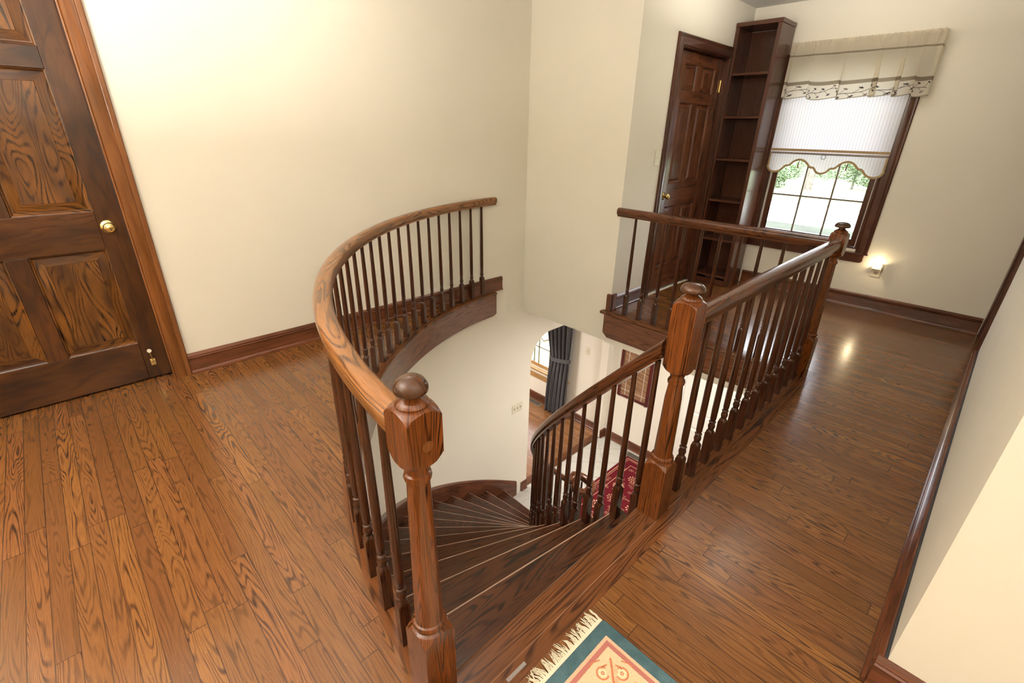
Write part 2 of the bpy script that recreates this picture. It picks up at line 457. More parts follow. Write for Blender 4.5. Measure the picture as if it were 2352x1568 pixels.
mb = MB(); mb.box(XW - .1, 1.9, -.6, 5.08, LF - .05, LF)
struct(mb.build('floor_foyer', M['tile'], smooth=False), 'cream marble tile floor of the foyer below')
mb = MB(); mb.box(-7.2, -3.293, 0, 5.08, LF - .05, LF)
struct(mb.build('floor_living', M['floor_living'], smooth=False), 'oak floor of the room beyond the arch')
mb = MB(); mb.box(-3.292, -3.19, 3.40, 4.96, LF, LF + .012, 'y')
struct(mb.build('trim_1', M['nose'], bevel=.004), 'wooden threshold strip under the arch')

# border boards round the opening (flush with the floor, rounded nosing over the fascia)
def nosing_profile(w, t=.028, r=.012):
    # (side, up) : side 0 = inner floor edge, side w = nosing lip
    p = [(0, 0)]
    for i in range(7):
        a = PI / 2 - PI * i / 6
        p.append((w - t / 2 + t / 2 * cos(a), -t / 2 + t / 2 * sin(a)))
    p.append((0, -t))
    return p
# straight: landing + walkway, tangent +y, side = tangent x up = +x  -> mirror
def mirror(p): return [(-a, b) for a, b in p][::-1]
npf = nosing_profile(.0985)
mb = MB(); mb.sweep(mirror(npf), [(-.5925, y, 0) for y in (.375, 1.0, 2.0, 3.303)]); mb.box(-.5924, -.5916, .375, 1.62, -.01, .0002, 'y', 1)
for i in range(3):
    for j in (13, 12): pass
struct(mb.build('trim_2', [M['nose'], M['pale_strip']]), 'straight oak nosing board along the walkway and top stair')
mb = MB(); mb.box(-.5915, -.5405, .375, 3.303, -.018, 0, 'y')
struct(mb.build('trim_3', M['nose'], smooth=False), 'narrow oak border board beside the nosing')
mb = MB(); mb.sweep(npf if False else mirror(nosing_profile(.115)), [(x, 3.305, 0) for x in (-.595, -1.3, -2.19)][::-1] if False else [(x, 3.305, 0) for x in (-.595, -1.3, -2.131)])
o = mb.build('trim_4', M['nose']); struct(o, 'oak nosing board at the far end of the stairwell')
mb = MB(); mb.box(-2.196, -2.131, 3.19, 3.249, -.028, 0, 'x')
struct(mb.build('trim_5', M['nose'], bevel=.010), 'small nosing return on the back wall')
# curved band
mb = MB()
pts = [arc(RB - .0005, a) for a in [1.0 + i * 1.5 for i in range(58)]]
P, U = [], []; L = 0
prof = nosing_profile(RB - 2.560)
for i in range(60):
    a = 0.6 + i * 1.45
    row = []
    for w, h in prof:
        q = arc(RB - w, a, h); q.x = max(q.x, XW + .0005); row.append(q)
    P.append(row); U.append([(rad(a) * 2.6, w) for w, _ in prof])
b = mb.grid(P, U, closed_v=True)
mb.cap([b + j for j in range(len(prof))]); mb.cap([b + 59 * len(prof) + j for j in range(len(prof))])
struct(mb.build('trim_6', M['nose']), 'curved oak nosing board round the stairwell')

# fascias
def ring_wall(m, c, r0, r1, a0, a1, z0, z1, n=60, xmin=None, g='u'):
    P, U = [], []
    for i in range(n + 1):
        a = a0 + (a1 - a0) * i / n
        row = [arc(r0, a, z0, c), arc(r0, a, z1, c), arc(r1, a, z1, c), arc(r1, a, z0, c)]
        if xmin is not None:
            for q in row: q.x = max(q.x, xmin)
        P.append(row); u = rad(a) * r0
        U.append([(u, z0), (u, z1), (u, z1 + .03), (u, z1 + .3)])
    b = m.grid(P, U, closed_v=True)
    m.cap([b, b + 1, b + 2, b + 3]); m.cap([b + n * 4 + j for j in range(4)])
mb = MB(); ring_wall(mb, C0, 2.574, 2.590, .5, 86.3, -.237, -.0285, 180, XW + .001)
for i_, v_ in enumerate(mb.v):
    seg_ = i_ // 4
    if seg_ > 178 and v_[2] < -.2: mb.v[i_] = (v_[0], v_[1], -.237 + (.006, .020)[seg_ - 179])
struct(mb.build('trim_7', M['fascia']), 'curved oak fascia board round the stairwell')
mb = MB()
def fpl(x0, zb_, r): return [(x0, -.0285), (x0, zb_ + r)] + [(x0 + r - r * cos(rad(a)), zb_ + r - r * sin(rad(a))) for a in (30, 60, 90)] + [(-.675, zb_), (-.675, -.0285)]
mb.prism(fpl(-2.150, -.205, .022), 'y', 3.198, 3.2045, 'x'); mb.prism(fpl(-2.132, -.222, .012), 'y', 3.205, 3.2115, 'x'); mb.prism(fpl(-2.120, -.237, .008), 'y', 3.212, 3.219, 'x')
struct(mb.build('trim_8', M['fascia'], bevel=.003), 'oak fascia board under the far railing')
mb = MB(); mb.box(-.678, -.664, 1.44, 3.203, -.237, -.0285, 'y')
struct(mb.build('trim_9', M['fascia'], bevel=.003), 'oak fascia board along the walkway')

# ------------------------------------------------------------------ walls
def wallobj(name, boxes, mat, label):
    m = MB()
    for b_ in boxes: m.box(*b_)
    return struct(m.build(name, mat, smooth=False), label)
wallobj('wall_left', [(XW - .11, XW, -2.2, -.665, LC, CE), (XW - .11, XW, -.665, .272, 2.045, CE), (XW - .11, XW, .272, YB + .1, LC, CE),
                      (XW - .11, XW, -.665, .272, LC, -.02)], M['wall'], 'cream wall on the left with the wooden door')
wallobj('wall_back', [(XW, X3, YB, YB + .11, LC, CE)], M['wall'], 'cream wall at the back of the stairwell')
wallobj('wall_recess', [(X3 - .11, X3, YB + .1101, 3.833, -.02, CE), (X3 - .11, X3, 3.833, 4.668, 2.022, CE), (X3 - .11, X3, 4.668, Y4, -.02, CE)],
        M['wall'], 'cream wall with the far panelled door')
WX0, WX1, WZ0, WZ1 = -1.715, -.838, .505, 1.965
wallobj('wall_front', [(-2.3, WX0, Y4, Y4 + .12, 0, CE), (WX1, 1.9, Y4, Y4 + .12, 0, CE), (WX0, WX1, Y4, Y4 + .12, 0, WZ0), (WX0, WX1, Y4, Y4 + .12, WZ1, CE)],
        M['wall'], 'cream window wall at the end of the landing')
LX0, LX1, LZ0, LZ1 = -5.9, -4.0, -2.13, -.75
wallobj('wall_front_low', [(-7.2, LX0, 5.06, 5.18, LF, 0), (LX1, 1.9, 5.06, 5.18, LF, 0), (LX0, LX1, 5.06, 5.18, LF, LZ0), (LX0, LX1, 5.06, 5.18, LZ1, 0)],
        M['wall_low'], 'pale cream front wall of the lower floor')
wallobj('wall_right', [(X5, X5 + .11, 1.40, 4.285, 0, CE), (X5, X5 + .11, 4.285, 4.935, 2.03, CE), (X5, X5 + .11, 4.935, Y4, 0, CE)], M['wall'], 'cream wall on the right of the walkway')
wallobj('wall_near', [(X5, 1.9, 1.29, 1.40, 0, CE)], M['wall'], 'cream wall nearest on the right')
wallobj('wall_rear', [(-3.4, 1.9, -2.3, -2.2, 0, CE), (1.8, 1.9, -2.2, 1.29, 0, CE), (1.8, 1.9, 1.40, Y4, 0, CE)], M['wall'], 'cream walls behind the camera')
wallobj('ceiling', [(-3.4, 1.9, -2.3, Y4 + .1, CE, CE + .12)], M['ceil'], 'white ceiling of the upper floor')
wallobj('ceiling_low', [(XW, X3, YB + .11, 5.06, LC, LC + .05), (X3, -.66, 3.24, 5.06, LC, LC + .05), (-.66, 1.9, -.6, 5.06, LC, LC + .05), (-7.2, XW - .0, YB + .11, 5.06, LC, LC + .05), (-7.2, XW - .11, 0, YB + .11, LC, LC + .05)],
        M['ceil'], 'ceiling of the lower floor')
wallobj('trim_10', [(X3 - .001, -.66, 3.2195, 3.239, LC, -.0285), (-.6635, -.645, 1.44, 3.2195, LC, -.0285)], M['wall_low'], 'plastered edge of the floor opening')
wallobj('wall_light_block', [(-4.1, XW - .11, -1.1, -1.0, 0, CE), (-4.1, XW - .11, .6, .7, 0, CE), (-4.2, -4.1, -1.1, .7, 0, CE), (-4.2, XW - .11, -1.1, .7, CE, CE + .1), (-4.2, -3.45, -1.1, .7, -.1, 0),
                        (X3 - .9, X3 - .11, 3.37, 3.45, 0, CE), (X3 - .9, X3 - .11, 4.95, 5.03, 0, CE), (X3 - .98, X3 - .9, 3.37, 5.03, 0, CE), (X3 - .98, X3 - .11, 3.37, 5.03, CE, CE + .1), (X3 - .98, X3 - .0, 3.37, 5.03, -.1, -.001)], M['wall'], 'unseen walls added behind the doors to block outside light')  # added unseen boxes that keep outside light from the door gaps
# curved stair wall, lower
mb = MB(); ring_wall(mb, C0, RW, RW + .10, -20, 90, LF, -.0285, 70)
struct(mb.build('wall_curved', M['wall_low']), 'curved pale cream wall beside the winding stairs')
# straight continuation with the wide opening (rounded upper corners)
mb = MB()
yo0, yo1, zo, rc = 3.403, 4.945, -.65, .30
pl = [(3.016, LF), (yo0, LF), (yo0, zo - rc * 1.15)]
for i in range(1, 9):
    a = PI - PI / 2 * i / 8; pl.append((yo0 + rc + rc * cos(a), zo - rc * 1.15 + rc * 1.15 * sin(a)))
for i in range(0, 9):
    a = PI / 2 - PI / 2 * i / 8; pl.append((yo1 - rc + rc * cos(a), zo - rc * 1.15 + rc * 1.15 * sin(a)))
pl += [(yo1, LF), (5.06, LF), (5.06, LC), (3.016, LC)]
mb.prism(pl, 'x', XW - .11, XW)
struct(mb.build('wall_arch', M['wall_low'], smooth=True, ang=25, merge=True), 'pale cream wall with a round cornered opening')
wallobj('wall_low', [(-7.3, -7.2, 0, 5.1, LF, LC), (-7.3, XW - .11, -.1, 0, LF, LC), (X5 + .02, X5 + .12, -.6, 5.06, LF, LC), (-3.4, X5 + .12, -.7, -.6, LF, -.03),
                     (XW - .11, XW, -.6, 3.016, LF, LC)], M['wall_low'], 'hidden walls of the lower rooms')

# ------------------------------------------------------------------ baseboards
BP = [(0, 0), (.024, 0), (.024, .010), (.017, .020), (.014, .022), (.014, .094), (.018, .098), (.019, .104), (.013, .108), (.016, .114), (.011, .124), (.005, .131), (0, .131)]
def baseboard(name, path, label, sgn=1, prof=BP):
    m = MB(); p = [(sgn * (a + .0005), b) for a, b in prof]
    if sgn < 0: p = p[::-1]
    m.sweep(p, path); return struct(m.build(name, M['base'], ang=40), label)
# side = tangent x up; for tangent +y side is +x
baseboard('baseboard_left', [(XW, .351, 0), (XW, 1.6, 0), (XW, 2.943, 0)], 'wooden baseboard of the left wall')
baseboard('baseboard_front', [(-1.74, Y4, 0), (.119, Y4, 0)], 'wooden baseboard of the window wall')
baseboard('baseboard_recess', [(X3, 3.312, 0), (X3, 3.742, 0)], 'wooden baseboard beside the far door')
wallobj('trim_18', [(X5 - .0075, X5 - .0005, 1.2905, 4.19, .0005, .1305)], M['gap_shade'], 'black strip painted as the shaded gap behind the right baseboard')  # strip carries the shade of the gap in its black colour
baseboard('baseboard_right', [(X5 - .0078, 1.2905, 0), (X5 - .0078, 4.19, 0)], 'dark wooden baseboard along the right wall', -1)
baseboard('baseboard_near', [(X5 - .02, 1.29, 0), (1.75, 1.29, 0)], 'wooden baseboard of the nearest wall')
mb = MB(); mb.box(-2.158, -2.118, 3.2195, 3.2495, .0005, .150, 'z'); mb.box(-2.1295, -2.110, 3.2495, 3.311, .0005, .150, 'z')
struct(mb.build('baseboard_end', M['base'], bevel=.006), 'short baseboard block at the wall corner')
o = MB().sweep([(a + .0005, b) for a, b in BP], [(XW, 3.302, LF), (XW, 3.402, LF)]).build('baseboard_arch', M['base'], ang=40); struct(o, 'short baseboard piece by the opening')
baseboard('baseboard_foyer', [(XW + .0, 5.06, LF), (X5, 5.06, LF)], 'dark baseboard of the foyer')
o = MB().sweep([(a + .0005, b) for a, b in BP], [(XW, 4.95, LF), (XW, 5.04, LF)]).build('baseboard_pier', M['base'], ang=40); struct(o, 'baseboard on the pier by the opening')
baseboard('baseboard_living', [(-7.1, 5.06, LF), (XW - .11, 5.06, LF)], 'dark baseboard of the room beyond the arch')

# ------------------------------------------------------------------ casings and doors
CP = [(0, 0), (0, .010), (.006, .014), (.010, .010), (.016, .016), (.060, .018), (.066, .014), (.072, .019), (.086, .019), (.092, .013), (.092, 0)]
def casing_wall(name, mats, axis, plane, nrm, a0, a1, z0, z1, label, bottom=False, w=.092, parent=None):
    """frame around an opening on a wall plane. axis: the horizontal axis of the wall; nrm sign of room side"""
    m = MB(); s = w / .092
    def P(a, z, h): 
        return (plane + nrm * (h + .0005), a, z) if axis == 'y' else (a, plane + nrm * (h + .0005), z)
    corners = [(a0, z0), (a0, z1), (a1, z1), (a1, z0)]
    outd = [(-1, 0), (-1, 1), (1, 1), (1, 0)]
    if bottom: outd = [(-1, -1), (-1, 1), (1, 1), (1, -1)]
    rows = [[P(c[0] + d[0] * q[0] * s, c[1] + d[1] * q[0] * s, q[1]) for q in CP] for c, d in zip(corners, outd)]
    n = 4
    for i in range(n if bottom else n - 1):
        A, B = rows[i], rows[(i + 1) % n]; vert = i in (0, 2)
        for j in range(len(CP)):
            k2 = (j + 1) % len(CP); q = [A[j], A[k2], B[k2], B[j]]
            uv = []
            for p, (w_, h_) in zip(q, (CP[j], CP[k2], CP[k2], CP[j])):
                al = p[2] if vert else (p[1] if axis == 'y' else p[0])
                uv.append((al, w_ + h_ + i * .2))
            m.quad(q, uv)
    if not bottom:
        for r in (rows[0], rows[3]): m.quad(r, [(0, q[0]) for q in CP])
    o = m.build(name, mats, parent, ang=40)
    return struct(o, label) if parent is None else o

def panel_door(name, loc, mats, pmat, axis, plane, nrm, a0, a1, z0, z1, cols, rows, label, th=.035, slope=.030):
    """six panel door: face at plane, facing nrm along the other axis. cols/rows = panel openings"""
    e = empty(name, loc, label, None, None, 'structure')
    f0, f1 = plane - nrm * th, plane
    def bx(m, A0, A1, Z0, Z1, g):
        if axis == 'y': m.box(min(f0, f1), max(f0, f1), A0, A1, Z0, Z1, 'z' if g == 'v' else 'y', 0, A0 * 1.7)
        else: m.box(A0, A1, min(f0, f1), max(f0, f1), Z0, Z1, 'z' if g == 'v' else 'x', 0, A0 * 1.7)
    e_ = .0006
    for A0, A1 in ((a0, cols[0][0]), (cols[-1][1], a1)):
        m = MB(); bx(m, A0, A1 - e_, z0, z1, 'v'); m.build('stile', mats, e, bevel=.0015, smooth=False)
    zs = [z0] + [q for r in rows for q in r] + [z1]
    for i in range(0, len(zs), 2):
        m = MB(); bx(m, cols[0][0] + e_, cols[-1][1] - e_, zs[i], zs[i + 1], 'h'); m.build('rail', mats, e, bevel=.0015, smooth=False)
    for i in range(len(cols) - 1):
        m = MB()
        for r in rows: bx(m, cols[i][1] + e_, cols[i + 1][0] - e_, r[0] + e_, r[1] - e_, 'v')
        m.build('mullion', mats, e, bevel=.0015, smooth=False)
    for c in cols:
        for r in rows:
            m = MB()
            def P(a, z, d):
                return (plane - nrm * d, a, z) if axis == 'y' else (a, plane - nrm * d, z)
            # ovolo moulding, flat, raised field
            rings = [(0.001, .001), (.006, .004), (.011, .012), (.016, .013), (.016 + slope, .005), (.0175 + slope, .003)]
            for (i0, d0), (i1, d1) in zip(rings, rings[1:]):
                A = [P(c[0] + i0, r[0] + i0, d0), P(c[1] - i0, r[0] + i0, d0), P(c[1] - i0, r[1] - i0, d0), P(c[0] + i0, r[1] - i0, d0)]
                B = [P(c[0] + i1, r[0] + i1, d1), P(c[1] - i1, r[0] + i1, d1), P(c[1] - i1, r[1] - i1, d1), P(c[0] + i1, r[1] - i1, d1)]
                for q in range(4):
                    q2 = (q + 1) % 4; pp = [A[q], A[q2], B[q2], B[q]]
                    ho = q in (0, 2)
                    m.quad(pp, [((p[1] if axis == 'y' else p[0]) if ho else p[2], (p[2] if ho else (p[1] if axis == 'y' else p[0])) + c[0]) for p in pp])
            i1, d1 = rings[-1]
            pp = [P(c[0] + i1, r[0] + i1, d1), P(c[1] - i1, r[0] + i1, d1), P(c[1] - i1, r[1] - i1, d1), P(c[0] + i1, r[1] - i1, d1)]
            m.quad(pp, [(p[2], (p[1] if axis == 'y' else p[0])) for p in pp])
            bk = [P(c[0] + .001, r[0] + .001, .02), P(c[1] - .001, r[0] + .001, .02), P(c[1] - .001, r[1] - .001, .02), P(c[0] + .001, r[1] - .001, .02)]
            m.quad(bk[::-1])
            m.build('panel', pmat, e, ang=18)
    return e

def knob(parent, pos, d, mat, s=1.0, keyed=True):
    """round door knob, axis along +/-x (d sign)"""
    m = MB(); prof = [(.0, 0), (.033, 0), (.034, .003), (.031, .007), (.020, .010), (.0125, .013), (.0115, .026), (.016, .031), (.0235, .036), (.0265, .043), (.0255, .051), (.021, .056), (.018, .0575), (.0165, .056), (.012, .057), (.010, .0595), (.004, .060), (0, .060)]
    P, U = [], []
    for r, h in prof:
        P.append([(pos[0] + d * h * s, pos[1] + r * s * cos(2 * PI * j / 28), pos[2] + r * s * sin(2 * PI * j / 28)) for j in range(28)]); U.append([(h, j * .01) for j in range(28)])
    m.grid(P, U, closed_v=True)
    o = m.build('knob', mat, parent, ang=50); o['label'] = 'round polished brass knob'
    if keyed:
        m = MB(); m.box(pos[0] + d * .0598 * s, pos[0] + d * .0608 * s, pos[1] - .001, pos[1] + .001, pos[2] - .005, pos[2] + .005)
        m.build('keyhole', M['black'], o)
    return o

# left door
D1X = -3.252
d1 = panel_door('door_1', (D1X, -.19, 0), M['door'], M['panel'], 'y', D1X, 1, -.645, .262, .012, 2.035, [(-.532, -.232), (-.150, .152)], [(.240, .787), (.980, 1.618), (1.707, 1.925)],
                'dark wooden six panel door on the left', slope=.036)
knob(d1, (D1X, .191, .902), 1, M['brass'])
# door stop / hook low on the door
m = MB(); m.box(D1X, D1X + .003, .178, .204, .088, .128); m.box(D1X + .003, D1X + .010, .183, .199, .094, .122)
hb = m.build('kick_down_stop', M['brass'], d1, bevel=.001); hb['label'] = 'brass flip-down door stop near the floor'
m = MB(); m.tube([(D1X + .012, .191, .112), (D1X + .018, .191, .130), (D1X + .020, .189, .155), (D1X + .016, .187, .176), (D1X + .022, .187, .186)], .0032, 8); m.build('arm', M['brass'], hb)
m = MB(); m.tube([(D1X + .016, .187, .186), (D1X + .030, .187, .190)], .0115, 14, .010); m.build('bumper', M['plastic'], hb)
casing_wall('trim_11', M['casing'], 'y', XW, 1, -.655, .259, 0.0, 2.035, 'moulded wooden casing of the left door')
m = MB(); m.box(XW - .11, XW, .2585, .2715, 0, 2.044, 'z'); m.box(XW - .11, XW, -.664, -.651, 0, 2.044, 'z'); m.box(XW - .11, XW, -.651, .2585, 2.034, 2.044, 'y')
struct(m.build('trim_12', M['casing_dk']), 'jamb of the left door')

# far door in the recess
D3X = X3 - .032
d3 = panel_door('door_2', (D3X, 4.25, 0), M['door_far'], M['door_far'], 'y', D3X, 1, 3.853, 4.650, .010, 2.008, [(3.985, 4.198), (4.298, 4.530)], [(.245, .802), (1.0, 1.642), (1.729, 1.925)],
                'dark wooden six panel door in the recess by the bookcase', slope=.026)
knob(d3, (D3X, 3.930, .902), 1, M['brass'], 1.0, False)
for z in (.355, 1.80):
    m = MB(); m.box(D3X - .001, D3X + .003, 4.628, 4.652, z - .048, z + .048); m.tube([(D3X + .004, 4.655, z - .048), (D3X + .004, 4.655, z + .048)], .004, 8)
    h_ = m.build('hinge', M['brass'], d3); h_['label'] = 'brass hinge'
casing_wall('trim_13', M['casing_dk'], 'y', X3, 1, 3.842, 4.6475 + .012, 0.0, 2.012, 'dark moulded casing of the recess door')
m = MB(); m.box(X3 - .11, X3, 3.8335, 3.8425, 0, 2.022, 'z'); m.box(X3 - .11, X3, 4.659, 4.667, 0, 2.022, 'z'); m.box(X3 - .11, X3, 3.8425, 4.659, 2.011, 2.0215, 'y')
struct(m.build('trim_14', M['casing_dk']), 'jamb of the recess door')

# doorway at the far right
casing_wall('trim_15', M['casing_dk'], 'y', X5, -1, 4.290, 4.930, 0.0, 2.03, 'dark moulded casing at the far right')
m = MB(); m.box(X5, X5 + .11, 4.2855, 4.297, 0, 2.03, 'z'); m.box(X5, X5 + .11, 4.923, 4.9345, 0, 2.03, 'z')
struct(m.build('trim_16', M['casing_dk']), 'jamb at the far right')
panel_door('door_3', (X5 + .08, 4.61, 0), M['door_far'], M['door_far'], 'y', X5 + .07, -1, 4.300, 4.920, .01, 2.02, [(4.40, 4.56), (4.66, 4.82)], [(.245, .802), (1.0, 1.642), (1.729, 1.925)], 'dark wooden door at the far right')

# white foyer door below
d4 = panel_door('door_4', (-1.6, 5.0, LF), M['white_door'], M['white_door'], 'x', 5.045, -1, -2.10, -1.19, LF + .01, LF + 2.04, [(-1.99, -1.69), (-1.60, -1.30)],
                [(LF + .24, LF + .80), (LF + .98, LF + 1.62), (LF + 1.71, LF + 1.93)], 'white six panel front door in the foyer below')
casing_wall('trim_17', M['white_door'], 'x', 5.06, -1, -2.105, -1.185, LF, LF + 2.05, 'white casing of the foyer door')

# ------------------------------------------------------------------ staircase
st = empty('staircase', (C1.x, C1.y, LF), 'dark oak winding staircase curving down to the foyer', 'staircase')
def P1(phi, r, off=0.0, z=0.0):
    p = rad(phi); return Vector((C1.x - r * sin(p) - off * (-cos(p)) * 1.0, C1.y - r * cos(p) - off * sin(p), z))
def rout(phi, R=2.584, off=0.0):
    lo, hi = 1.0, 3.2
    for _ in range(40):
        mid = (lo + hi) / 2; q = P1(phi, mid, off)
        if (q.xy - C0).length < R: lo = mid
        else: hi = mid
    return lo
TH = .027; RTI = 1.487
for kx in range(1, 14):
    z = -RISE * kx; fa = A0 + DA * kx; ba = A0 + DA * (kx - 1)
    m = MB(); N = 14
    ro_f = rout(fa); ro_b = rout(ba, off=.028)
    rows = []; uvs = []
    for i in range(N + 1):
        t = i / N; rf = RTI + (ro_f - RTI) * t; rb = RTI + (ro_b - RTI) * t
        F = P1(fa, rf); B = P1(ba, rb, .028)
        d = (F - B); wd = d.length; d.normalize()
        row = [B + Vector((0, 0, z)), F - d * .012 + Vector((0, 0, z))]
        uvr = [(rf, 0), (rf, wd - .012)]
        for q in range(1, 6):
            a = PI / 2 - PI * q / 6
            row.append(F - d * (TH / 2) + d * (TH / 2) * cos(a) + Vector((0, 0, z - TH / 2 + TH / 2 * sin(a)))); uvr.append((rf, wd + q * .004))
        row += [F - d * .012 + Vector((0, 0, z - TH)), B + Vector((0, 0, z - TH))]; uvr += [(rf, wd + .05), (rf, 2 * wd)]
        rows.append(row); uvs.append(uvr)
    b = len(m.v); mcount = len(rows[0])
    m.grid(rows, uvs, closed_v=True)
    # pale strip on the front rounding
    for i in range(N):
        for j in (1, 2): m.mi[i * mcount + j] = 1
    m.cap([j for j in range(mcount)]); m.cap([N * mcount + j for j in range(mcount)])
    o = m.build('tread', [M['tread'], M['pale_strip']], st, ang=40)
    if kx == 13:
        m = MB(); V = P1(93, 1.435)
        m.lathe([(.20, z - TH), (.212, z - TH / 2), (.20, z)], (V.x, V.y), 32); m.build('bullnose', M['tread'], st)
for kx in range(0, 14):
    fa = A0 + DA * kx; zt = -RISE * kx - TH if kx else -.0285; zb = -RISE * (kx + 1) + .0005 if kx < 13 else LF
    ro = rout(fa, off=.030); m = MB()
    a, b2 = P1(fa, 1.50, .026), P1(fa, ro, .026); c2, d2 = P1(fa, ro, .040), P1(fa, 1.50, .040)
    if kx == 0: a, b2 = Vector((-.664, C1.y - 1.55, 0)), Vector((-.664, .425, 0)); c2, d2 = b2 + Vector((.014, 0, 0)), a + Vector((.014, 0, 0))
    pts = [a, b2, c2, d2]; lens = (b2 - a).length
    lo_ = [(p.x, p.y, zb) for p in pts]; hi_ = [(p.x, p.y, zt) for p in pts]
    uu = [0, lens, lens, 0]
    for i in range(4):
        j = (i + 1) % 4
        m.quad([lo_[i], lo_[j], hi_[j], hi_[i]], [(uu[i], zb), (uu[j], zb), (uu[j], zt), (uu[i], zt)])
    m.quad(lo_[::-1], [(uu[i], 0) for i in range(4)]); m.quad(hi_, [(uu[i], .02) for i in range(4)])
    m.build('riser', M['riser'], st, smooth=False)
# wall skirt: curved board following the flight
def zline(phi): return -RISE * (phi - A0) / DA
P, U = [], []; SK = [(0, -.36), (0, .105), (.004, .108), (.004, .118), (-.001, .122), (.003, .135), (.008, .145), (.022, .145), (.022, -.36)]
for i in range(81):
    a0 = 2.0 + i * (94.5 - 2.0) / 80
    base = arc(RW - .022, a0) if a0 < 90 else Vector((C0.x - (RW - .022), C0.y + (a0 - 90) * .0445 * 1.0, 0))
    out = (Vector((base.x, base.y)) - C0).normalized() if a0 < 90 else Vector((-1, 0))
    ph = math.degrees(math.atan2(-(base.x - C1.x), -(base.y - C1.y))) if a0 < 90 else math.degrees(math.atan2(-(base.x - C1.x), -(base.y - C1.y)))
    zl = max(zline(ph), LF + .03); zl = min(zl, -.19)
    row = []
    for w, h in SK:
        zz = zl + h
        if h > 0: zz = zl + h + .0
        zz = max(zz, LF + .0005)
        zz = min(zz, -.05)
        row.append((base.x + out.x * (w - .0005), base.y + out.y * (w - .0005), zz))
    P.append(row); U.append([(rad(a0) * 2.7, h + w) for w, h in SK])
m = MB(); b = m.grid(P, U, closed_v=True); n9 = len(SK)
m.cap([b + j for j in range(n9)]); m.cap([b + 80 * n9 + j for j in range(n9)])
o = m.build('skirt_board', M['base'], st, ang=40)
# inner stringer
P, U = [], []
for i in range(61):
    ph = 1.2 + i * (92 - 1.2) / 60; kk = int((ph - A0) // DA) + 1; zt = zline(ph) - .21
    zb = max(zt - .26, LF + .0005); zt = max(zt, zb + .02)
    rowp = [P1(ph, 1.50, 0, zt), P1(ph, 1.535, 0, zt), P1(ph, 1.535, 0, zb), P1(ph, 1.50, 0, zb)]
    P.append(rowp); U.append([(ph * .027, q) for q in (0, .03, .3, .33)])
m = MB(); b = m.grid(P, U, closed_v=True); m.cap([b + j for j in range(4)]); m.cap([b + 240 + j for j in range(4)])
m.build('stringer', M['tread'], st)

# ------------------------------------------------------------------ railings
RP = [(-.021, 0), (-.021, .011), (-.0225, .014), (-.0285, .0165), (-.0315, .021), (-.0325, .028), (-.0328, .044), (-.0312, .052), (-.0265, .0585), (-.018, .0625), (-.009, .0645), (0, .0655)]
RP = RP + [(-a, b) for a, b in RP[:-1][::-1]]
BAL_H = .801
def bal_profile(h, blk=.165):
    """[(r,z)] with the square base cut by half"""
    return [(.0240, 0), (.0240, blk - .002), (.0215, blk + .001), (.0175, blk + .008), (.0135, blk + .013), (.0118, blk + .017), (.0140, blk + .025), (.0158, blk + .034), (.0145, blk + .043), (.0112, blk + .051),
            (.0108, blk + .053), (.0148, blk + .055), (.0155, blk + .058), (.0140, blk + .061), (.0110, blk + .063), (.0108, blk + .067), (.0132, blk + .074), (.0140, blk + .11), (.0132, blk + .3), (.0098, h)]
def bal_mesh(h, blk=.165, half=.0166):
    m = MB(); m.lathe(bal_profile(h, blk), (0, 0), 24, half)
    o = m.build('baluster', M['bal'], ang=35); me = o.data; bpy.data.objects.remove(o); return me
ME_LEVEL = bal_mesh(BAL_H)
def put_bal(me, parent, pos, rotz):
    o = bpy.data.objects.new('baluster', me); COL.objects.link(o); o.parent = parent
    o.location = Vector(pos) - parent.location; o.rotation_euler = (0, 0, rotz); return o

# curved railing
n1 = Vector((-.700, .410, 0))
cr = empty('curved_railing', (C0.x - RR, C0.y, 0), 'long curved level railing sweeping from the near newel post to the left wall', 'railing')
path = [arc(RR, 4.0 + i * (86.4 - 4.0) / 72, .801) for i in range(73)]
d_ = (path[0] - Vector((n1.x, n1.y, .801))); path = [Vector((n1.x - .043, n1.y + .004, .801)), ] + path[0:]
m = MB(); m.sweep(RP, path); m.build('handrail', M['rail'], cr, ang=50)
for i in range(26):
    a = 6.15 + i * (82.75 - 6.15) / 25; put_bal(ME_LEVEL, cr, arc(RR, a), -rad(a))
# walkway railing
wr = empty('walkway_railing', (-.635, 2.3, 0), 'straight level railing between the middle and far newel posts beside the walkway', 'railing')
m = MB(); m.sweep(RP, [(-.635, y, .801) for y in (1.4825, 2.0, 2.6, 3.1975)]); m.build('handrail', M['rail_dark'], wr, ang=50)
for i in range(12): put_bal(ME_LEVEL, wr, (-.635, 1.622 + i * .1352, 0), 0)
# far railing
fr_ = empty('far_railing', (-1.4, 3.26, 0), 'short level railing across the far end of the stairwell, in front of the bookcase', 'railing')
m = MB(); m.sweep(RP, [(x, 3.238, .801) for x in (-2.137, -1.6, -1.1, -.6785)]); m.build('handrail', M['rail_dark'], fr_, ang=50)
for i in range(10): put_bal(ME_LEVEL, fr_, (-1.983 + i * .1345, 3.250, 0), 0)

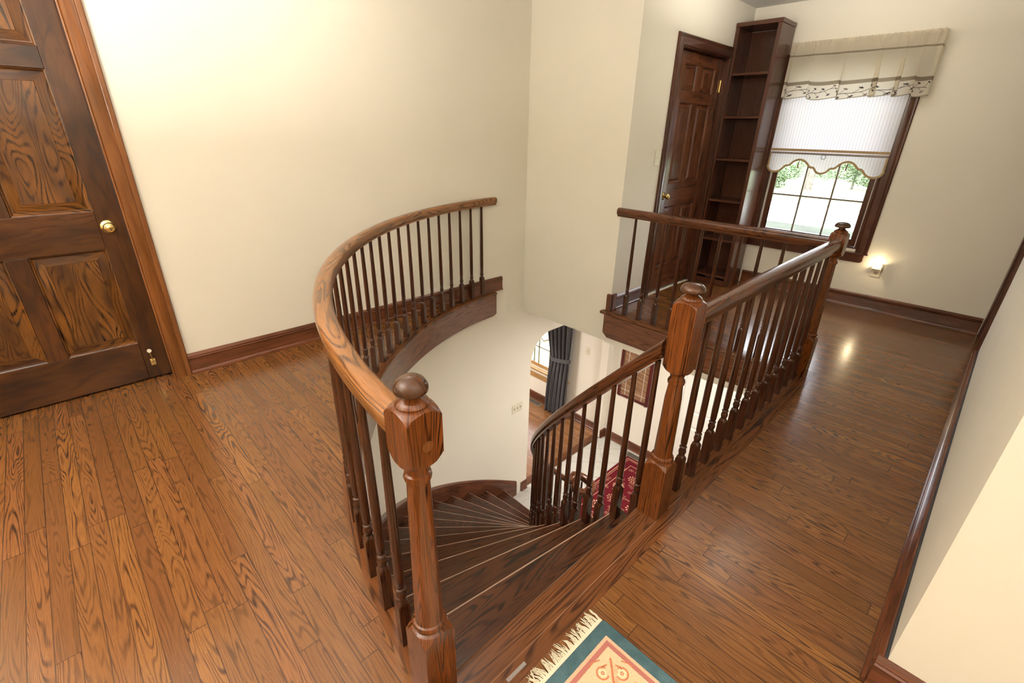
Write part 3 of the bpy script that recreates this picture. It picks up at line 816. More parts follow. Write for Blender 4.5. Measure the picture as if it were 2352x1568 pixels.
# newel posts
def newel(name, pos, label, blk0, blk1, base=.195, plug=None, bh=.0415, zb=0.0, fl=False):
    e = empty(name, (pos[0], pos[1], zb), label, 'newel post', 'newel posts of the landing')
    big = .2
    pr_ = [(big, zb), (big, base - .001), (.0625, base), (.052, base + .014), (.0455, base + .022), (.0385, base + .026), (.0375, base + .030), (.0415, base + .034), (.0425, base + .041), (.0400, base + .047), (.0355, base + .050),
           (.0352, base + .056), (.0345, base + .062), (.0335, base + .12), (.0300, base + .30), (.0255, blk0 - .052), (.0252, blk0 - .047), (.0290, blk0 - .044), (.0308, blk0 - .036), (.0290, blk0 - .028), (.0245, blk0 - .025), (.0240, blk0 - .010),
           (.0275, blk0 - .008), (.0280, blk0 - .003), (.034, blk0 + .001), (.0475, blk0 + .011), (.0586, blk0 + .027), (.0586, blk0 + .029), (big, blk0 + .030), (big, blk1 - .009), (.0586, blk1 - .008), (.050, blk1 + .003), (.040, blk1 + .010),
           (.0345, blk1 + .012), (.0350, blk1 + .016), (.0325, blk1 + .021), (.0270, blk1 + .025), (.0210, blk1 + .029), (.0170, blk1 + .033), (.0165, blk1 + .037)]
    fine_ = [pr_[0]]
    for (ra, za), (rb, zb_) in zip(pr_, pr_[1:]):
        n_ = 1
        if max(ra, rb) < .1 and max(ra, rb) > .040: n_ = max(1, int(max(abs(zb_ - za) / .0025, abs(rb - ra) / .0012)))
        for i in range(1, n_ + 1): fine_.append((ra + (rb - ra) * i / n_, za + (zb_ - za) * i / n_))
    pr_ = fine_
    m = MB(); seg = 96; P, U = [], []
    for r, z in pr_:
        hf = .0445 if z < base + .03 else bh
        row = []
        for j in range(seg):
            a = 2 * PI * j / seg; rr = min(r, hf / max(abs(cos(a)), abs(sin(a))))
            row.append((pos[0] + rr * cos(a), pos[1] + rr * sin(a), z))
        P.append(row); U.append([(z, (j * 2 * PI / seg) * .04) for j in range(seg)])
    b = m.grid(P, U, closed_v=True); m.cap([b + j for j in range(seg)][::-1])
    m.build('post', M['post'], e, ang=30)
    z0 = blk1 + .037
    fr_, fh_ = (.0350, .86) if fl else (.0400, .76)
    m = MB(); m.lathe([(r_ * fr_ / .0375, z0 + h_ * fh_) for r_, h_ in [(.0165, 0), (.024, .001), (.0325, .003), (.0365, .007), (.0375, .012), (.0370, .018), (.0345, .026), (.030, .033), (.0235, .0385), (.015, .0420), (.006, .0436), (.0005, .0438)]], (pos[0], pos[1]), 32)
    m.uv = [[(m.v[q][0] * .8 + m.v[q][2], m.v[q][1] * 1.6 + m.v[q][2] * .5) for q in f_] for f_ in m.f]
    m.build('finial', M['finial'], e, ang=60)
    if plug:
        m = MB(); x, zc = pos[0] + plug[0], plug[1]
        P = [[(x + r_ * cos(2 * PI * j / 24) * 1.0, pos[1] - bh - d, zc + r_ * sin(2 * PI * j / 24)) for j in range(24)] for r_, d in ((.0125, -.001), (.0125, .0006), (.0001, .0006))]
        m.grid(P, [[(a[0], a[2]) for a in r] for r in P], closed_v=True)
        m.build('wood_plug', M['casing'], e)
    return e
nw1 = newel('newel_post', (-.700, .410), 'nearest turned oak newel post with a mushroom finial, where the curved railing starts', .766, .893, .232, fl=True)
m = MB()
P = [[(-.700 + .0415 + d, .410 + .004 + r_ * cos(2 * PI * j / 24), .822 + r_ * sin(2 * PI * j / 24)) for j in range(24)] for r_, d in ((.0128, -.001), (.0128, .0004), (.0118, .0004), (.0118, .0001), (.0110, .0001), (.0110, .0006), (.0001, .0006))]
m.grid(P, [[(a[2], a[1]) for a in r] for r in P], closed_v=True); m.build('wood_plug', M['casing'], nw1)['label'] = 'round wooden plug covering the rail bolt'
newel('newel_post', (-.635, 1.440), 'middle oak newel post with a long square block, at the head of the stairs', .636, .893, .232)
newel('newel_post', (-.635, 3.242), 'far oak newel post in front of the window, where the walkway turns', .766, .893, .232)

# stair railing
sr = empty('stair_railing', (C1.x - RI, C1.y, LF), 'dark oak railing spiralling down the inside of the stairs to a volute', 'railing')
ur = .702
def bl(x): return x
pts = [Vector((-.650, 1.398, zline(1.2) + ur + .012)), Vector((-.675, 1.440 - .0, zline(2.0) + ur))]
pts = [P1(1.9 + i * (86 - 1.9) / 66, RI + (.018 * max(0, 1 - i / 6)), 0, zline(1.9 + i * (86 - 1.9) / 66) + ur) for i in range(67)]
VC = P1(90.5, RI - .112); zv = zline(90) + ur + .030
z_end = pts[-1].z
for i in range(1, 6):
    ph = 86 + i * .9; t = i / 5; pts.append(P1(ph, RI, 0, z_end + (zline(ph) - zline(86)) * (1 - t) * .9 + (zv - z_end) * t * t * .2))
zz0 = pts[-1].z
for i in range(1, 34):
    th = rad(i * 10.5); r_ = .112 - .034 * min(1, i / 34)
    # start pointing outward (-x) and turn clockwise seen from above
    a = PI - th
    pts.append(Vector((VC.x + r_ * cos(a), VC.y + r_ * sin(a), zz0 + (zv - zz0) * min(1, i / 8))))
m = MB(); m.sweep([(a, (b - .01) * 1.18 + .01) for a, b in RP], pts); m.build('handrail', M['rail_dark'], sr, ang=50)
me_cache = {}
for i in range(26):
    ph = 2.95 + i * 3.435
    if ph > 89: break
    kk = int((ph - A0) // DA) + 1; h = round(zline(ph) + ur + RISE * kk, 3)
    key = round(h, 2)
    if key not in me_cache: me_cache[key] = bal_mesh(key + .004, .190 if key > .78 else .165, .0165)
    put_bal(me_cache[key], sr, P1(ph, RI + (.012 if i < 3 else 0), 0, -RISE * kk), -rad(ph))
zt13 = -RISE * 13; hv = round(zv - zt13, 3)
mv = bal_mesh(hv, .165)
for a in (20, 75, 130, 200, 260): put_bal(mv, sr, (VC.x + .105 * cos(rad(a)), VC.y + .105 * sin(rad(a)), zt13), rad(a))
m = MB(); m.lathe([(.045, zt13), (.045, zt13 + .16), (.030, zt13 + .18), (.036, zt13 + .20), (.028, zt13 + .22), (.030, zt13 + .4), (.024, zv - .05), (.03, zv - .03), (.03, zv + .004)], (VC.x + .02, VC.y - .062), 24); m.build('volute_post', M['bal'], sr)

# ------------------------------------------------------------------ bookcase
bc = empty('bookcase', (-1.94, 4.86, 0), 'tall narrow dark wooden bookcase with empty shelves beside the far door', 'bookcase')
bx0, bx1, by0, by1 = -2.1275, -1.751, 4.705, 5.014
def part(name, b, mat, parent, g='x', bevel=.0015, label=None):
    m = MB(); m.box(*b, g); o = m.build(name, mat, parent, bevel=bevel)
    if label: o['label'] = label
    return o
part('side_panel', (bx0, bx0 + .019, by0 + .019, by1, 0, 2.250), M['shelf'], bc, 'z')
part('side_panel', (bx1 - .019, bx1, by0 + .019, by1, 0, 2.250), M['shelf'], bc, 'z')
part('face_frame', (bx0, bx0 + .032, by0, by0 + .0185, 0, 2.250), M['shelf'], bc, 'z')
part('face_frame', (bx1 - .032, bx1, by0, by0 + .0185, 0, 2.250), M['shelf'], bc, 'z')
part('back_panel', (bx0 + .0195, bx1 - .0195, by1 - .008, by1, .06, 2.248), M['shelf'], bc, 'z')
part('top_panel', (bx0, bx1 + .006, by0 - .006, by1, 2.251, 2.282), M['shelf'], bc, 'x')
part('kick_board', (bx0 + .0325, bx1 - .0325, by0 + .004, by0 + .020, .001, .055), M['shelf'], bc, 'x')
for z in (.085, .447, .820, 1.190, 1.550, 1.893):
    part('shelf', (bx0 + .0335, bx1 - .0335, by0 + .003, by1 - .009, z - .010, z + .010), M['shelf'], bc, 'x', .002)
for yy in (by0 + .07, by1 - .06):
    for z0_, z1_ in ((.10, 2.06),):
        part('shelf_track', (bx0 + .0195, bx0 + .0220, yy, yy + .012, z0_, z1_), M['shelf'], bc, 'z', 0, 'thin metal shelf track')

# ------------------------------------------------------------------ window of the landing
w1 = empty('window_1', (-1.277, Y4 + .05, .5), 'dark framed window of the landing', None, None, 'structure')
m = MB(); m.box(WX0, WX0 + .014, Y4 - .001, Y4 + .119, WZ0, WZ1, 'z'); m.box(WX1 - .014, WX1, Y4 - .001, Y4 + .119, WZ0, WZ1, 'z'); m.box(WX0 + .014, WX1 - .014, Y4 - .001, Y4 + .119, WZ1 - .014, WZ1, 'x'); m.box(WX0 + .014, WX1 - .014, Y4 - .001, Y4 + .119, WZ0, WZ0 + .010, 'x')
m.build('window_frame', M['casing_dk'], w1, bevel=.001)
for sx, d in ((WX0 + .014, 1), (WX1 - .014, -1)):
    m = MB(); m.box(sx, sx + d * .012, Y4 + .030, Y4 + .095, WZ0 + .010, WZ1 - .014); m.build('jamb_liner', M['track'], w1)
casing_wall('window_casing', M['casing_dk'], 'x', Y4, -1, WX0 - .0, WX1 + .0, .482, WZ1 - .006, '', parent=w1)
def sash(y, z0, z1, rows, ht=.046, hb=.058, par=w1):
    x0, x1 = WX0 + .027, WX1 - .027
    fr0 = MB(); fr0.box(x0, x0 + .040, y, y + .032, z0, z1, 'z'); fr0.box(x1 - .040, x1, y, y + .032, z0, z1, 'z'); fr0.box(x0 + .040, x1 - .040, y, y + .032, z0, z0 + hb, 'x'); fr0.box(x0 + .040, x1 - .040, y, y + .032, z1 - ht, z1, 'x')
    f = fr0.build('sash', M['casing_dk'], par, bevel=.002)
    gx0, gx1, gz0, gz1 = x0 + .040, x1 - .040, z0 + hb, z1 - ht
    mm = MB()
    for i in (1, 2):
        xx = gx0 + (gx1 - gx0) * i / 3; mm.box(xx - .007, xx + .007, y + .006, y + .026, gz0, gz1, 'z')
    for i in range(1, rows):
        zz = gz0 + (gz1 - gz0) * i / rows; mm.box(gx0, gx1, y + .007, y + .025, zz - .007, zz + .007, 'x')
    mm.build('muntin', M['muntin'], f)
    mm = MB(); mm.box(gx0 - .002, gx1 + .002, y + .014, y + .017, gz0 - .002, gz1 + .002); mm.build('pane', M['glass'], f)
sash(Y4 + .046, WZ0 + .012, 1.262, 2)
sash(Y4 + .082, 1.225, WZ1 - .016, 2)
m = MB(); m.box(WX0 - .105, -.735, Y4 - .052, Y4 - .0195, .470, .4815, 'x'); m.box(WX0 - .095, -.745, Y4 - .0195, Y4 + .030, .470, .4815, 'x')
o = m.build('window_sill', M['casing_dk'], w1, bevel=.004)
m = MB(); pl = [(WX0 - .08, .395), (-.788, .395), (-.772, .400), (-.764, .412), (-.764, .469), (WX0 - .08, .469)]
m.prism(pl, 'y', Y4 - .020, Y4 - .0005, 'x'); m.build('apron', M['casing_dk'], w1, bevel=.003)

# roller shade with scalloped hem
rs = empty('roller_shade', (-1.27, 5.0, 1.9), 'white pinstriped roller shade with a scalloped braid-trimmed hem, half drawn', 'window shade')
sx0, sx1, sy = -1.722, -.812, 5.008
hem = [(-1.738, 1.152), (-1.722, 1.118), (-1.700, 1.104), (-1.674, 1.099), (-1.640, 1.103), (-1.612, 1.118), (-1.592, 1.145), (-1.575, 1.160), (-1.560, 1.158), (-1.545, 1.164), (-1.525, 1.190), (-1.497, 1.208), (-1.468, 1.215), (-1.438, 1.209), (-1.405, 1.188),
       (-1.383, 1.160), (-1.367, 1.152), (-1.345, 1.154), (-1.333, 1.140), (-1.315, 1.115), (-1.277, 1.103)]
half_ = hem[:-1]; full = hem + [(2 * -1.277 - x, z) for x, z in half_[::-1]]
full = [(sx0 + (x + 1.738) / (1.738 - .816) * (sx1 - sx0), z) for x, z in full]
m = MB()
for (xa, za), (xb, zb) in zip(full, full[1:]):
    for z0_, z1_ in ((None, 1.29), (1.29, 1.94)):
        a = za if z0_ is None else z0_; b_ = zb if z0_ is None else z0_
        m.quad([(xa, sy, a), (xb, sy, b_), (xb, sy, z1_), (xa, sy, z1_)])
o = m.build('shade_cloth', M['shade'], rs, smooth=False, loc=(0, 0, 0))
md = o.modifiers.new('thick', 'SOLIDIFY'); md.thickness = .0008; md.offset = 0
m = MB(); fine = []
for (xa, za), (xb, zb) in zip(full, full[1:]):
    for q in range(3): fine.append((xa + (xb - xa) * q / 3, sy - .003, za + (zb - za) * q / 3))
fine.append((full[-1][0], sy - .003, full[-1][1]))
sm = fine[:]
for _ in range(2): sm = [sm[0]] + [tuple((sm[i - 1][c] + 2 * sm[i][c] + sm[i + 1][c]) / 4 for c in range(3)) for i in range(1, len(sm) - 1)] + [sm[-1]]
GP = [(-.0085, .0002), (-.0085, .0022), (-.003, .0032), (.003, .0032), (.0085, .0022), (.0085, .0002)]
m.sweep(GP, sm, ups=[(0, -1, 0)] * len(sm)); 
for xs_, zz in ((full[0][0] + .006, full[0][1]), (full[-1][0] - .006, full[-1][1])): m.box(xs_ - .007, xs_ + .007, sy - .004, sy - .001, zz, 1.255, 'z')
m.build('braid_trim', M['gimp'], rs)
m = MB(); m.box(sx0 - .004, sx1 + .004, sy - .0045, sy - .001, 1.282, 1.302, 'x'); m.build('braid_band', M['gimp'], rs, bevel=.001)
m = MB(); m.tube([(sx0, sy - .006, 1.266), (sx1, sy - .006, 1.266)], .009, 10); m.build('hem_bar', plain('taupe_hem', (.30, .24, .21), .7, var=.2), rs)
m = MB(); m.tube([(-1.273 + .018 * cos(a * PI / 12), sy - .016, 1.242 + .018 * sin(a * PI / 12)) for a in range(25)], .0018, 6); m.build('pull_ring', M['embroidery'], rs)
for tx, tz in ((full[12][0], full[12][1]), (full[-13][0], full[-13][1])):
    m = MB(); m.tube([(tx, sy - .006, tz - .004), (tx - .002, sy - .006, tz - .022), (tx - .003, sy - .006, tz - .030), (tx - .004, sy - .006, tz - .072)], .0022, 8, .006); m.build('tassel', M['tassel'], rs)
m = MB(); m.tube([(sx0 - .01, sy + .0, 1.955), (sx1 + .01, sy, 1.955)], .016, 14); m.build('roller', M['track'], rs)

# valance
vx0, vx1, vz0, vz1 = -1.722, -.703, 1.700, 2.127
va = empty('valance', (-1.21, 4.95, 1.9), 'cream gathered valance embroidered with a dark vine over the window', 'valance')
rv = random.Random(3)
fold_p = [rv.uniform(0, 6.28) for _ in range(8)]
def vph(x):
    u = x - vx0; return u * 36 + 1.9 * sin(u * 6.3 + .6) + .8 * sin(u * 15)
def VXO(x, t):
    """sideways lay of the folds: pleats overlap themselves"""
    u = (x - vx0) / (vx1 - vx0); e = min(1, u * 9, (1 - u) * 9)
    return x + (.046 + .022 * sin(u * 11 + 1)) * sin(vph(x) + .5 * t) * (1 - t ** 3.0) * e
def VY(x, t):
    """t 0 bottom .. 1 top"""
    u = x - vx0
    return 4.945 + .017 * cos(vph(x)) * (1 - t ** 2) + .006 * sin(u * 23) * (1 - t) + (.004 * sin(u * 190 + 4 * sin(u * 13)) + .003 * sin(u * 301 + fold_p[3])) * (t ** 6)
def VZ(x, t):
    u = x - vx0
    w = .009 * sin(u * 36 + 1.9 * sin(u * 6.3 + .6) + .8 * sin(u * 15)) + .007 * sin(u * 9 + 1)
    return vz0 + (vz1 - vz0) * t + w * (1 - t) ** 2 + .0025 * sin(u * 170) * (t > .96)
m = MB(); NX, NZ = 560, 26; P, U = [], []
for i in range(NX + 1):
    x = vx0 + (vx1 - vx0) * i / NX
    lean = 0.0
    P.append([(VXO(x, j / NZ), VY(x, j / NZ), VZ(x, j / NZ)) for j in range(NZ + 1)]); U.append([(x, (vz1 - vz0) * j / NZ) for j in range(NZ + 1)])
m.grid(P, U)
# returns to the wall
for xe in (vx0, vx1):
    m.grid([[(xe, VY(xe, j / NZ), VZ(xe, j / NZ)) for j in range(NZ + 1)], [(xe, 5.035, VZ(xe, j / NZ)) for j in range(NZ + 1)]], [[(0, (vz1 - vz0) * j / NZ) for j in range(NZ + 1)], [(.09, (vz1 - vz0) * j / NZ) for j in range(NZ + 1)]])
m.build('valance_cloth', M['valance'], va, ang=80)
m = MB(); m.tube([(vx0 + .005, 4.958, 2.108), (vx1 - .005, 4.958, 2.108)], .007, 10); m.build('curtain_rod', M['track'], va)
def on_val(x, v, d=.0015):
    t = v / (vz1 - vz0); return Vector((VXO(x, t), VY(x, t) - d, VZ(x, t)))
def stem_v(x): return .050 + .018 * sin((x - vx0) * 22) + .008 * sin((x - vx0) * 51 + 1)
m = MB(); xs_ = [vx0 + .01 + i * (vx1 - vx0 - .02) / 260 for i in range(261)]
m.tube([on_val(x, stem_v(x)) for x in xs_], .0016, 4)
m2 = MB()
def leaf(mm, x, v, a, L, w):
    ca, sa = cos(a), sin(a); q = []
    for (s_, t_) in ((0, 0), (.5, .5), (1, 0), (.5, -.5)):
        dx = s_ * L * ca - t_ * w * sa; dv = s_ * L * sa + t_ * w * ca; q.append(on_val(x + dx, v + dv, .0022))
    mm.quad(q)
for i in range(44):
    x = vx0 + .02 + i * (vx1 - vx0 - .05) / 43; v = stem_v(x); sgn = 1 if i % 2 else -1
    ln = .020 + .010 * rv.random(); br = [(x + ln * q * .7, v + sgn * ln * (q ** 1.5)) for q in (0, .33, .66, 1)]
    br = [(a, min(.098, max(.012, b))) for a, b in br]
    tgt, mt = (m, 0) if i % 3 else (m2, 0)
    tgt.tube([on_val(a, b) for a, b in br], .0012, 4)
    ex, ev = br[-1]; ev = min(.088, max(.016, ev))
    for aa in (.4, 1.2, 2.0, -.4):
        leaf(tgt, ex, ev, aa * sgn, .012, .006)
nv = len(m.v); m.v += m2.v; m.f += [[q + nv for q in f_] for f_ in m2.f]; m.uv += m2.uv; m.mi += [1] * len(m2.f)
m.build('vine_embroidery', [M['embroidery'], M['embroidery2']], va, smooth=False)

# ------------------------------------------------------------------ electrical things
def plate_toggle(name, loc, nrm, w, h, n, label, cat='light switch'):
    """nrm: '+x' or '-y'"""
    e = empty(name, loc, label, cat)
    def B(mm, a0, a1, z0, z1, d0, d1):
        if nrm == '+x': mm.box(loc[0] + d0, loc[0] + d1, loc[1] + a0, loc[1] + a1, loc[2] + z0, loc[2] + z1)
        else: mm.box(loc[0] + a0, loc[0] + a1, loc[1] - d1, loc[1] - d0, loc[2] + z0, loc[2] + z1)
    mm = MB(); B(mm, -w / 2, w / 2, -h / 2, h / 2, .0005, .0055); mm.build('cover_plate', M['plastic'], e, bevel=.002)
    for i in range(n):
        a = (i - (n - 1) / 2) * .046
        mm = MB(); B(mm, a - .005, a + .005, -.012, .012, .0055, .0062); mm.build('slot', M['black'] if n > 1 else M['plastic'], e)
        mm = MB(); B(mm, a - .0035, a + .0035, -.001, .009, .0062, .016); mm.build('toggle', M['plastic'], e, bevel=.001)
    return e
plate_toggle('light_switch', (X3, 3.685, 1.222), '+x', .070, .115, 1, 'single ivory light switch beside the far door')
plate_toggle('light_switch', (XW, 3.205, -1.462), '+x', .163, .115, 3, 'triple ivory light switch on the curved stair wall')
plate_toggle('light_switch', (-3.605, 5.06, -1.49), '-y', .070, .115, 1, 'pale light switch on the wall right of the charcoal curtain')
# outlet + night light
ox, oz = -.643, .355
ou = empty('wall_outlet', (ox, Y4, oz), 'ivory wall outlet low on the window wall, holding the night light', 'outlet')
m = MB(); m.box(ox - .036, ox + .036, Y4 - .0055, Y4 - .0005, oz - .058, oz + .058); m.build('cover_plate', M['plastic'], ou, bevel=.002)
for dz in (-.021, .021):
    m = MB(); m.lathe([(.017, 0), (.017, .002)], (0, 0), 20)
    o = MB()
    P = [[(ox + .017 * cos(2 * PI * j / 20), Y4 - .0056 - d, oz + dz + .0145 * sin(2 * PI * j / 20)) for j in range(20)] for d in (0, .0012)]
    b = o.grid(P, closed_v=True); o.cap([b + 20 + j for j in range(20)])
    rc_ = o.build('receptacle', plain('tan_receptacle', (.45, .38, .28), .4), ou)
    o = MB()
    for sx_ in (-.0065, .0065): o.box(ox + sx_ - .0012, ox + sx_ + .0012, Y4 - .0076, Y4 - .0067, oz + dz - .001, oz + dz + .008)
    o.box(ox - .0025, ox + .0025, Y4 - .0076, Y4 - .0067, oz + dz - .010, oz + dz - .005); o.build('slots', M['black'], rc_)
nl = empty('night_light', (ox, Y4 - .03, oz + .03), 'glowing plug-in night light with a clear shade, plugged in the outlet', 'night light')
zb = oz + .014
m = MB(); m.box(ox - .038, ox + .030, Y4 - .040, Y4 - .008, zb, zb + .018); m.build('body', M['plastic'], nl, bevel=.003)
m = MB(); m.lathe([(.004, zb + .020), (.008, zb + .030), (.0085, zb + .045), (.006, zb + .055), (.001, zb + .060)], (ox - .004, Y4 - .026), 14)
b = m.build('bulb', M['bulb'], nl)
m = MB(); m.box(ox + .012, ox + .014, Y4 - .050, Y4 - .020, zb + .018, zb + .085); m.box(ox - .036, ox + .030, Y4 - .052, Y4 - .050, zb + .010, zb + .080); m.build('clear_shade', M['clear'], nl)
m = MB(); m.box(ox + .031, ox + .0335, Y4 - .050, Y4 - .010, zb - .025, zb + .050); m.build('side_fin', M['plastic'], nl)
for i in range(3):
    for jz in range(2):
        m = MB(); m.tube([(ox - .030 + i * .014, Y4 - .0402, zb + .005 + jz * .008), (ox - .030 + i * .014, Y4 - .0408, zb + .005 + jz * .008)], .0015, 8); m.build('vent_hole', M['black'], nl)

# ------------------------------------------------------------------ near rug
RW_, RL_ = 1.5, 1.0
rg = empty('area_rug', (RX0, RY1, 0), 'small fringed teal-bordered cream wool rug at the top of the stairs', 'rug')
m = MB(); pl = []
r_ = .012
x0, x1, y0, y1 = RX0, RX0 + RW_, RY1 - RL_, RY1
for cx_, cy_, a0_ in ((x1 - r_, y1 - r_, 0), (x0 + r_, y1 - r_, 90), (x0 + r_, y0 + r_, 180), (x1 - r_, y0 + r_, 270)):
    for i in range(6): a = rad(a0_ + i * 18); pl.append((cx_ + r_ * cos(a), cy_ + r_ * sin(a)))
m.prism(pl, 'z', .0005, .009)
o = m.build('pile', M['rug'], rg, bevel=.003, loc=(RX0, RY1, 0))
m = MB(); rz = .0095
def flat_stroke(mm, pts, w):
    mm.sweep([(-w / 2, 0), (-w / 2 * .6, .0012), (w / 2 * .6, .0012), (w / 2, 0)], [(p[0], p[1], rz - .0006) for p in pts])
# scroll motif mirrored about the corner diagonal
def mir(p): dx, dy = p[0] - RX0, RY1 - p[1]; return (RX0 + dy, RY1 - dx)
F1 = (-.3925, .768); F2 = (-.360, .804)
stemp = [(-.402, .818), (-.388, .803), (-.374, .788), (-.360, .772)]
flat_stroke(m, stemp, .006)
curl = [(F1[0] + .017 * cos(rad(a)), F1[1] + .017 * sin(rad(a))) for a in range(100, 400, 20)]
curl2 = [(F2[0] + .017 * cos(rad(a)), F2[1] + .017 * sin(rad(a))) for a in range(-10, 290, 20)][::-1]
c2b = [mir(p) for p in curl]
flat_stroke(m, curl, .0045); flat_stroke(m, c2b, .0045)
for base_ in ([(-.398, .795), (-.403, .785), (-.402, .774)], [(-.360, .772), (-.350, .760), (-.345, .74)], [(-.42, .79), (-.430, .77), (-.428, .75)]):
    flat_stroke(m, base_, .004); flat_stroke(m, [mir(p) for p in base_], .004)
for f in (F1, mir(F1)):
    for a in range(0, 360, 60): flat_stroke(m, [(f[0] + .002 * cos(rad(a)), f[1] + .002 * sin(rad(a))), (f[0] + .006 * cos(rad(a)), f[1] + .006 * sin(rad(a)))], .002)
m.build('coral_scrollwork', M['coral'], rg)
m = MB()
for f in (F1, mir(F1)):
    P = [[(f[0] + q * cos(2 * PI * j / 24) * (1 + .12 * cos(6 * 2 * PI * j / 24)), f[1] + q * sin(2 * PI * j / 24) * (1 + .12 * cos(6 * 2 * PI * j / 24)), rz + h) for j in range(24)] for q, h in ((.0125, -.0008), (.011, .0006), (.006, .0004))]
    m.grid(P, closed_v=True)
m.build('ivory_blossoms', M['ivory_wool'], rg)
m = MB(); rf = random.Random(5)
m.box(RX0 - .011, RX0 - .0005, RY1 - RL_ + .01, RY1 - .004, .0005, .006)
y = RY1 - .008
while y > RY1 - .62:
    cl_ = (rf.random() - .5) * .022; Lc = .026 + rf.random() * .022
    for s_ in range(6):
        L = Lc * (.75 + rf.random() * .3); dy = cl_ + (rf.random() - .5) * .010; k_ = cl_ * .4 + (rf.random() - .5) * .003; yy = y + (s_ - 2.5) * .0013
        m.tube([(RX0 - .010, yy, .004), (RX0 - .010 - L * .35, yy + k_, .005 + rf.random() * .004), (RX0 - .010 - L * .7, yy + dy, .003 + rf.random() * .003), (RX0 - .010 - L, yy + dy + k_, .0022)], .0013, 5, .0006)
    y -= .0105
m.build('fringe', M['fringe'], rg, ang=60)
m = MB(); m.box(-.571, -.560, .560, .632, .0006, .0012); o = m.build('tape_strip', M['tape'], rg)

# ------------------------------------------------------------------ foyer and living room things below
fr2 = empty('foyer_rug', (-2.0, 3.9, LF), 'crimson rug with gold floral pattern on the foyer tiles below', 'rug')
ax0, ax1, ay0, ay1 = -2.655, -1.25, 3.28, 4.895
m = MB(); m.box(ax0, ax1, ay0, ay1, LF + .0005, LF + .009); m.build('pile', M['red_wool'], fr2, bevel=.003)
m = MB(); zz = LF + .0092
def strip(mm, x0, x1, y0, y1): mm.box(x0, x1, y0, y1, zz - .0008, zz + .0006)
for ins, w in ((.035, .010), (.060, .006), (.15, .008)):
    strip(m, ax0 + ins, ax0 + ins + w, ay0 + ins, ay1 - ins); strip(m, ax1 - ins - w, ax1 - ins, ay0 + ins, ay1 - ins); strip(m, ax0 + ins, ax1 - ins, ay0 + ins, ay0 + ins + w); strip(m, ax0 + ins, ax1 - ins, ay1 - ins - w, ay1 - ins)
def rosette(mm, cx_, cy_, R, n):
    for i in range(n):
        a = 2 * PI * i / n; 
        for rr_, L, w in ((.45, .5, .16), (.15, .22, .10)):
            p0 = (cx_ + R * rr_ * cos(a), cy_ + R * rr_ * sin(a)); p1 = (cx_ + R * (rr_ + L) * cos(a), cy_ + R * (rr_ + L) * sin(a)); pm = ((p0[0] + p1[0]) / 2, (p0[1] + p1[1]) / 2)
            nx_, ny_ = -sin(a) * w * R, cos(a) * w * R
            mm.quad([(p0[0], p0[1], zz), (pm[0] + nx_, pm[1] + ny_, zz + .0004), (p1[0], p1[1], zz), (pm[0] - nx_, pm[1] - ny_, zz + .0004)])
rf = random.Random(11)
gx = ax0 + .27
while gx < ax1 - .15:
    gy = ay0 + .3; od = 0
    while gy < ay1 - .18:
        rosette(m, gx + (.0 if od % 2 else .06), gy, .085 if od % 2 else .07, 12 if od % 2 else 9)
        for q in range(9):
            a = rf.random() * 6.28; rosette(m, gx + .17 * cos(a), gy + .15 * sin(a), .028, 5)
        a = rf.random() * 6.28; sp = [(gx + (.10 + .05 * t / 8) * cos(a + t * .16), gy + (.10 + .05 * t / 8) * sin(a + t * .16), zz) for t in range(9)]
        m.sweep([(-.004, 0), (0, .0006), (.004, 0)], sp)
        gy += .235; od += 1
    gx += .27
m.build('gold_pattern', M['gold_wool'], fr2, smooth=False)

def floor_vent(name, cx_, cy_, w, d, label):
    e = empty(name, (cx_, cy_, LF), label, 'floor vent')
    mm = MB(); mm.box(cx_ - w / 2, cx_ + w / 2, cy_ - d / 2, cy_ + d / 2, LF + .0005, LF + .006); mm.build('frame', M['vent'], e, bevel=.002)
    mm = MB(); nx_ = 9
    for i in range(nx_):
        for j_ in range(3):
            x_ = cx_ - w / 2 + w * .12 + (w * .76) * (i + .5) / nx_; y_ = cy_ + (j_ - 1) * d * .24; s_ = .0125 if (i + j_) % 2 else .010
            mm.lathe([(s_, LF + .0058), (s_, LF + .0066)], (x_, y_), 4 if (i + j_) % 2 else 8)
    mm.build('grille_openings', M['black'], e, smooth=False)
floor_vent('floor_vent', -2.565, 4.945, .30, .105, 'bronze floor vent beside the crimson foyer rug')
floor_vent('floor_vent', -4.52, 4.96, .32, .105, 'pale floor vent below the window beyond the arch')

# framed print
pf = empty('framed_picture', (-2.80, 5.05, -1.5), 'oxblood-framed brown print with thin white lines on the foyer wall', 'picture')
px0, px1, pz0, pz1 = -3.035, -2.545, -1.945, -1.05
m = MB(); w = .040
for b_ in ((px0, px0 + w, pz0, pz1), (px1 - w, px1, pz0, pz1)): m.box(b_[0], b_[1], 5.034, 5.0595, b_[2], b_[3], 'z')
for b_ in ((px0 + w, px1 - w, pz0, pz0 + w), (px0 + w, px1 - w, pz1 - w, pz1)): m.box(b_[0], b_[1], 5.034, 5.0595, b_[2], b_[3], 'x')
m.build('frame', M['picture_frame'], pf, bevel=.008, seg=3)
m = MB(); m.box(px0 + w, px1 - w, 5.046, 5.052, pz0 + w, pz1 - w); m.build('print', M['print'], pf)
m = MB(); m.box(px0 + .115, px0 + .120, 5.0452, 5.0462, pz0 + w, pz1 - w); m.box(px1 - .115, px1 - .110, 5.0452, 5.0462, pz0 + w, pz1 - w); m.box(px0 + w, px1 - w, 5.0452, 5.0462, pz0 + .115, pz0 + .120)
m.build('white_lines', M['pale_line'], pf)

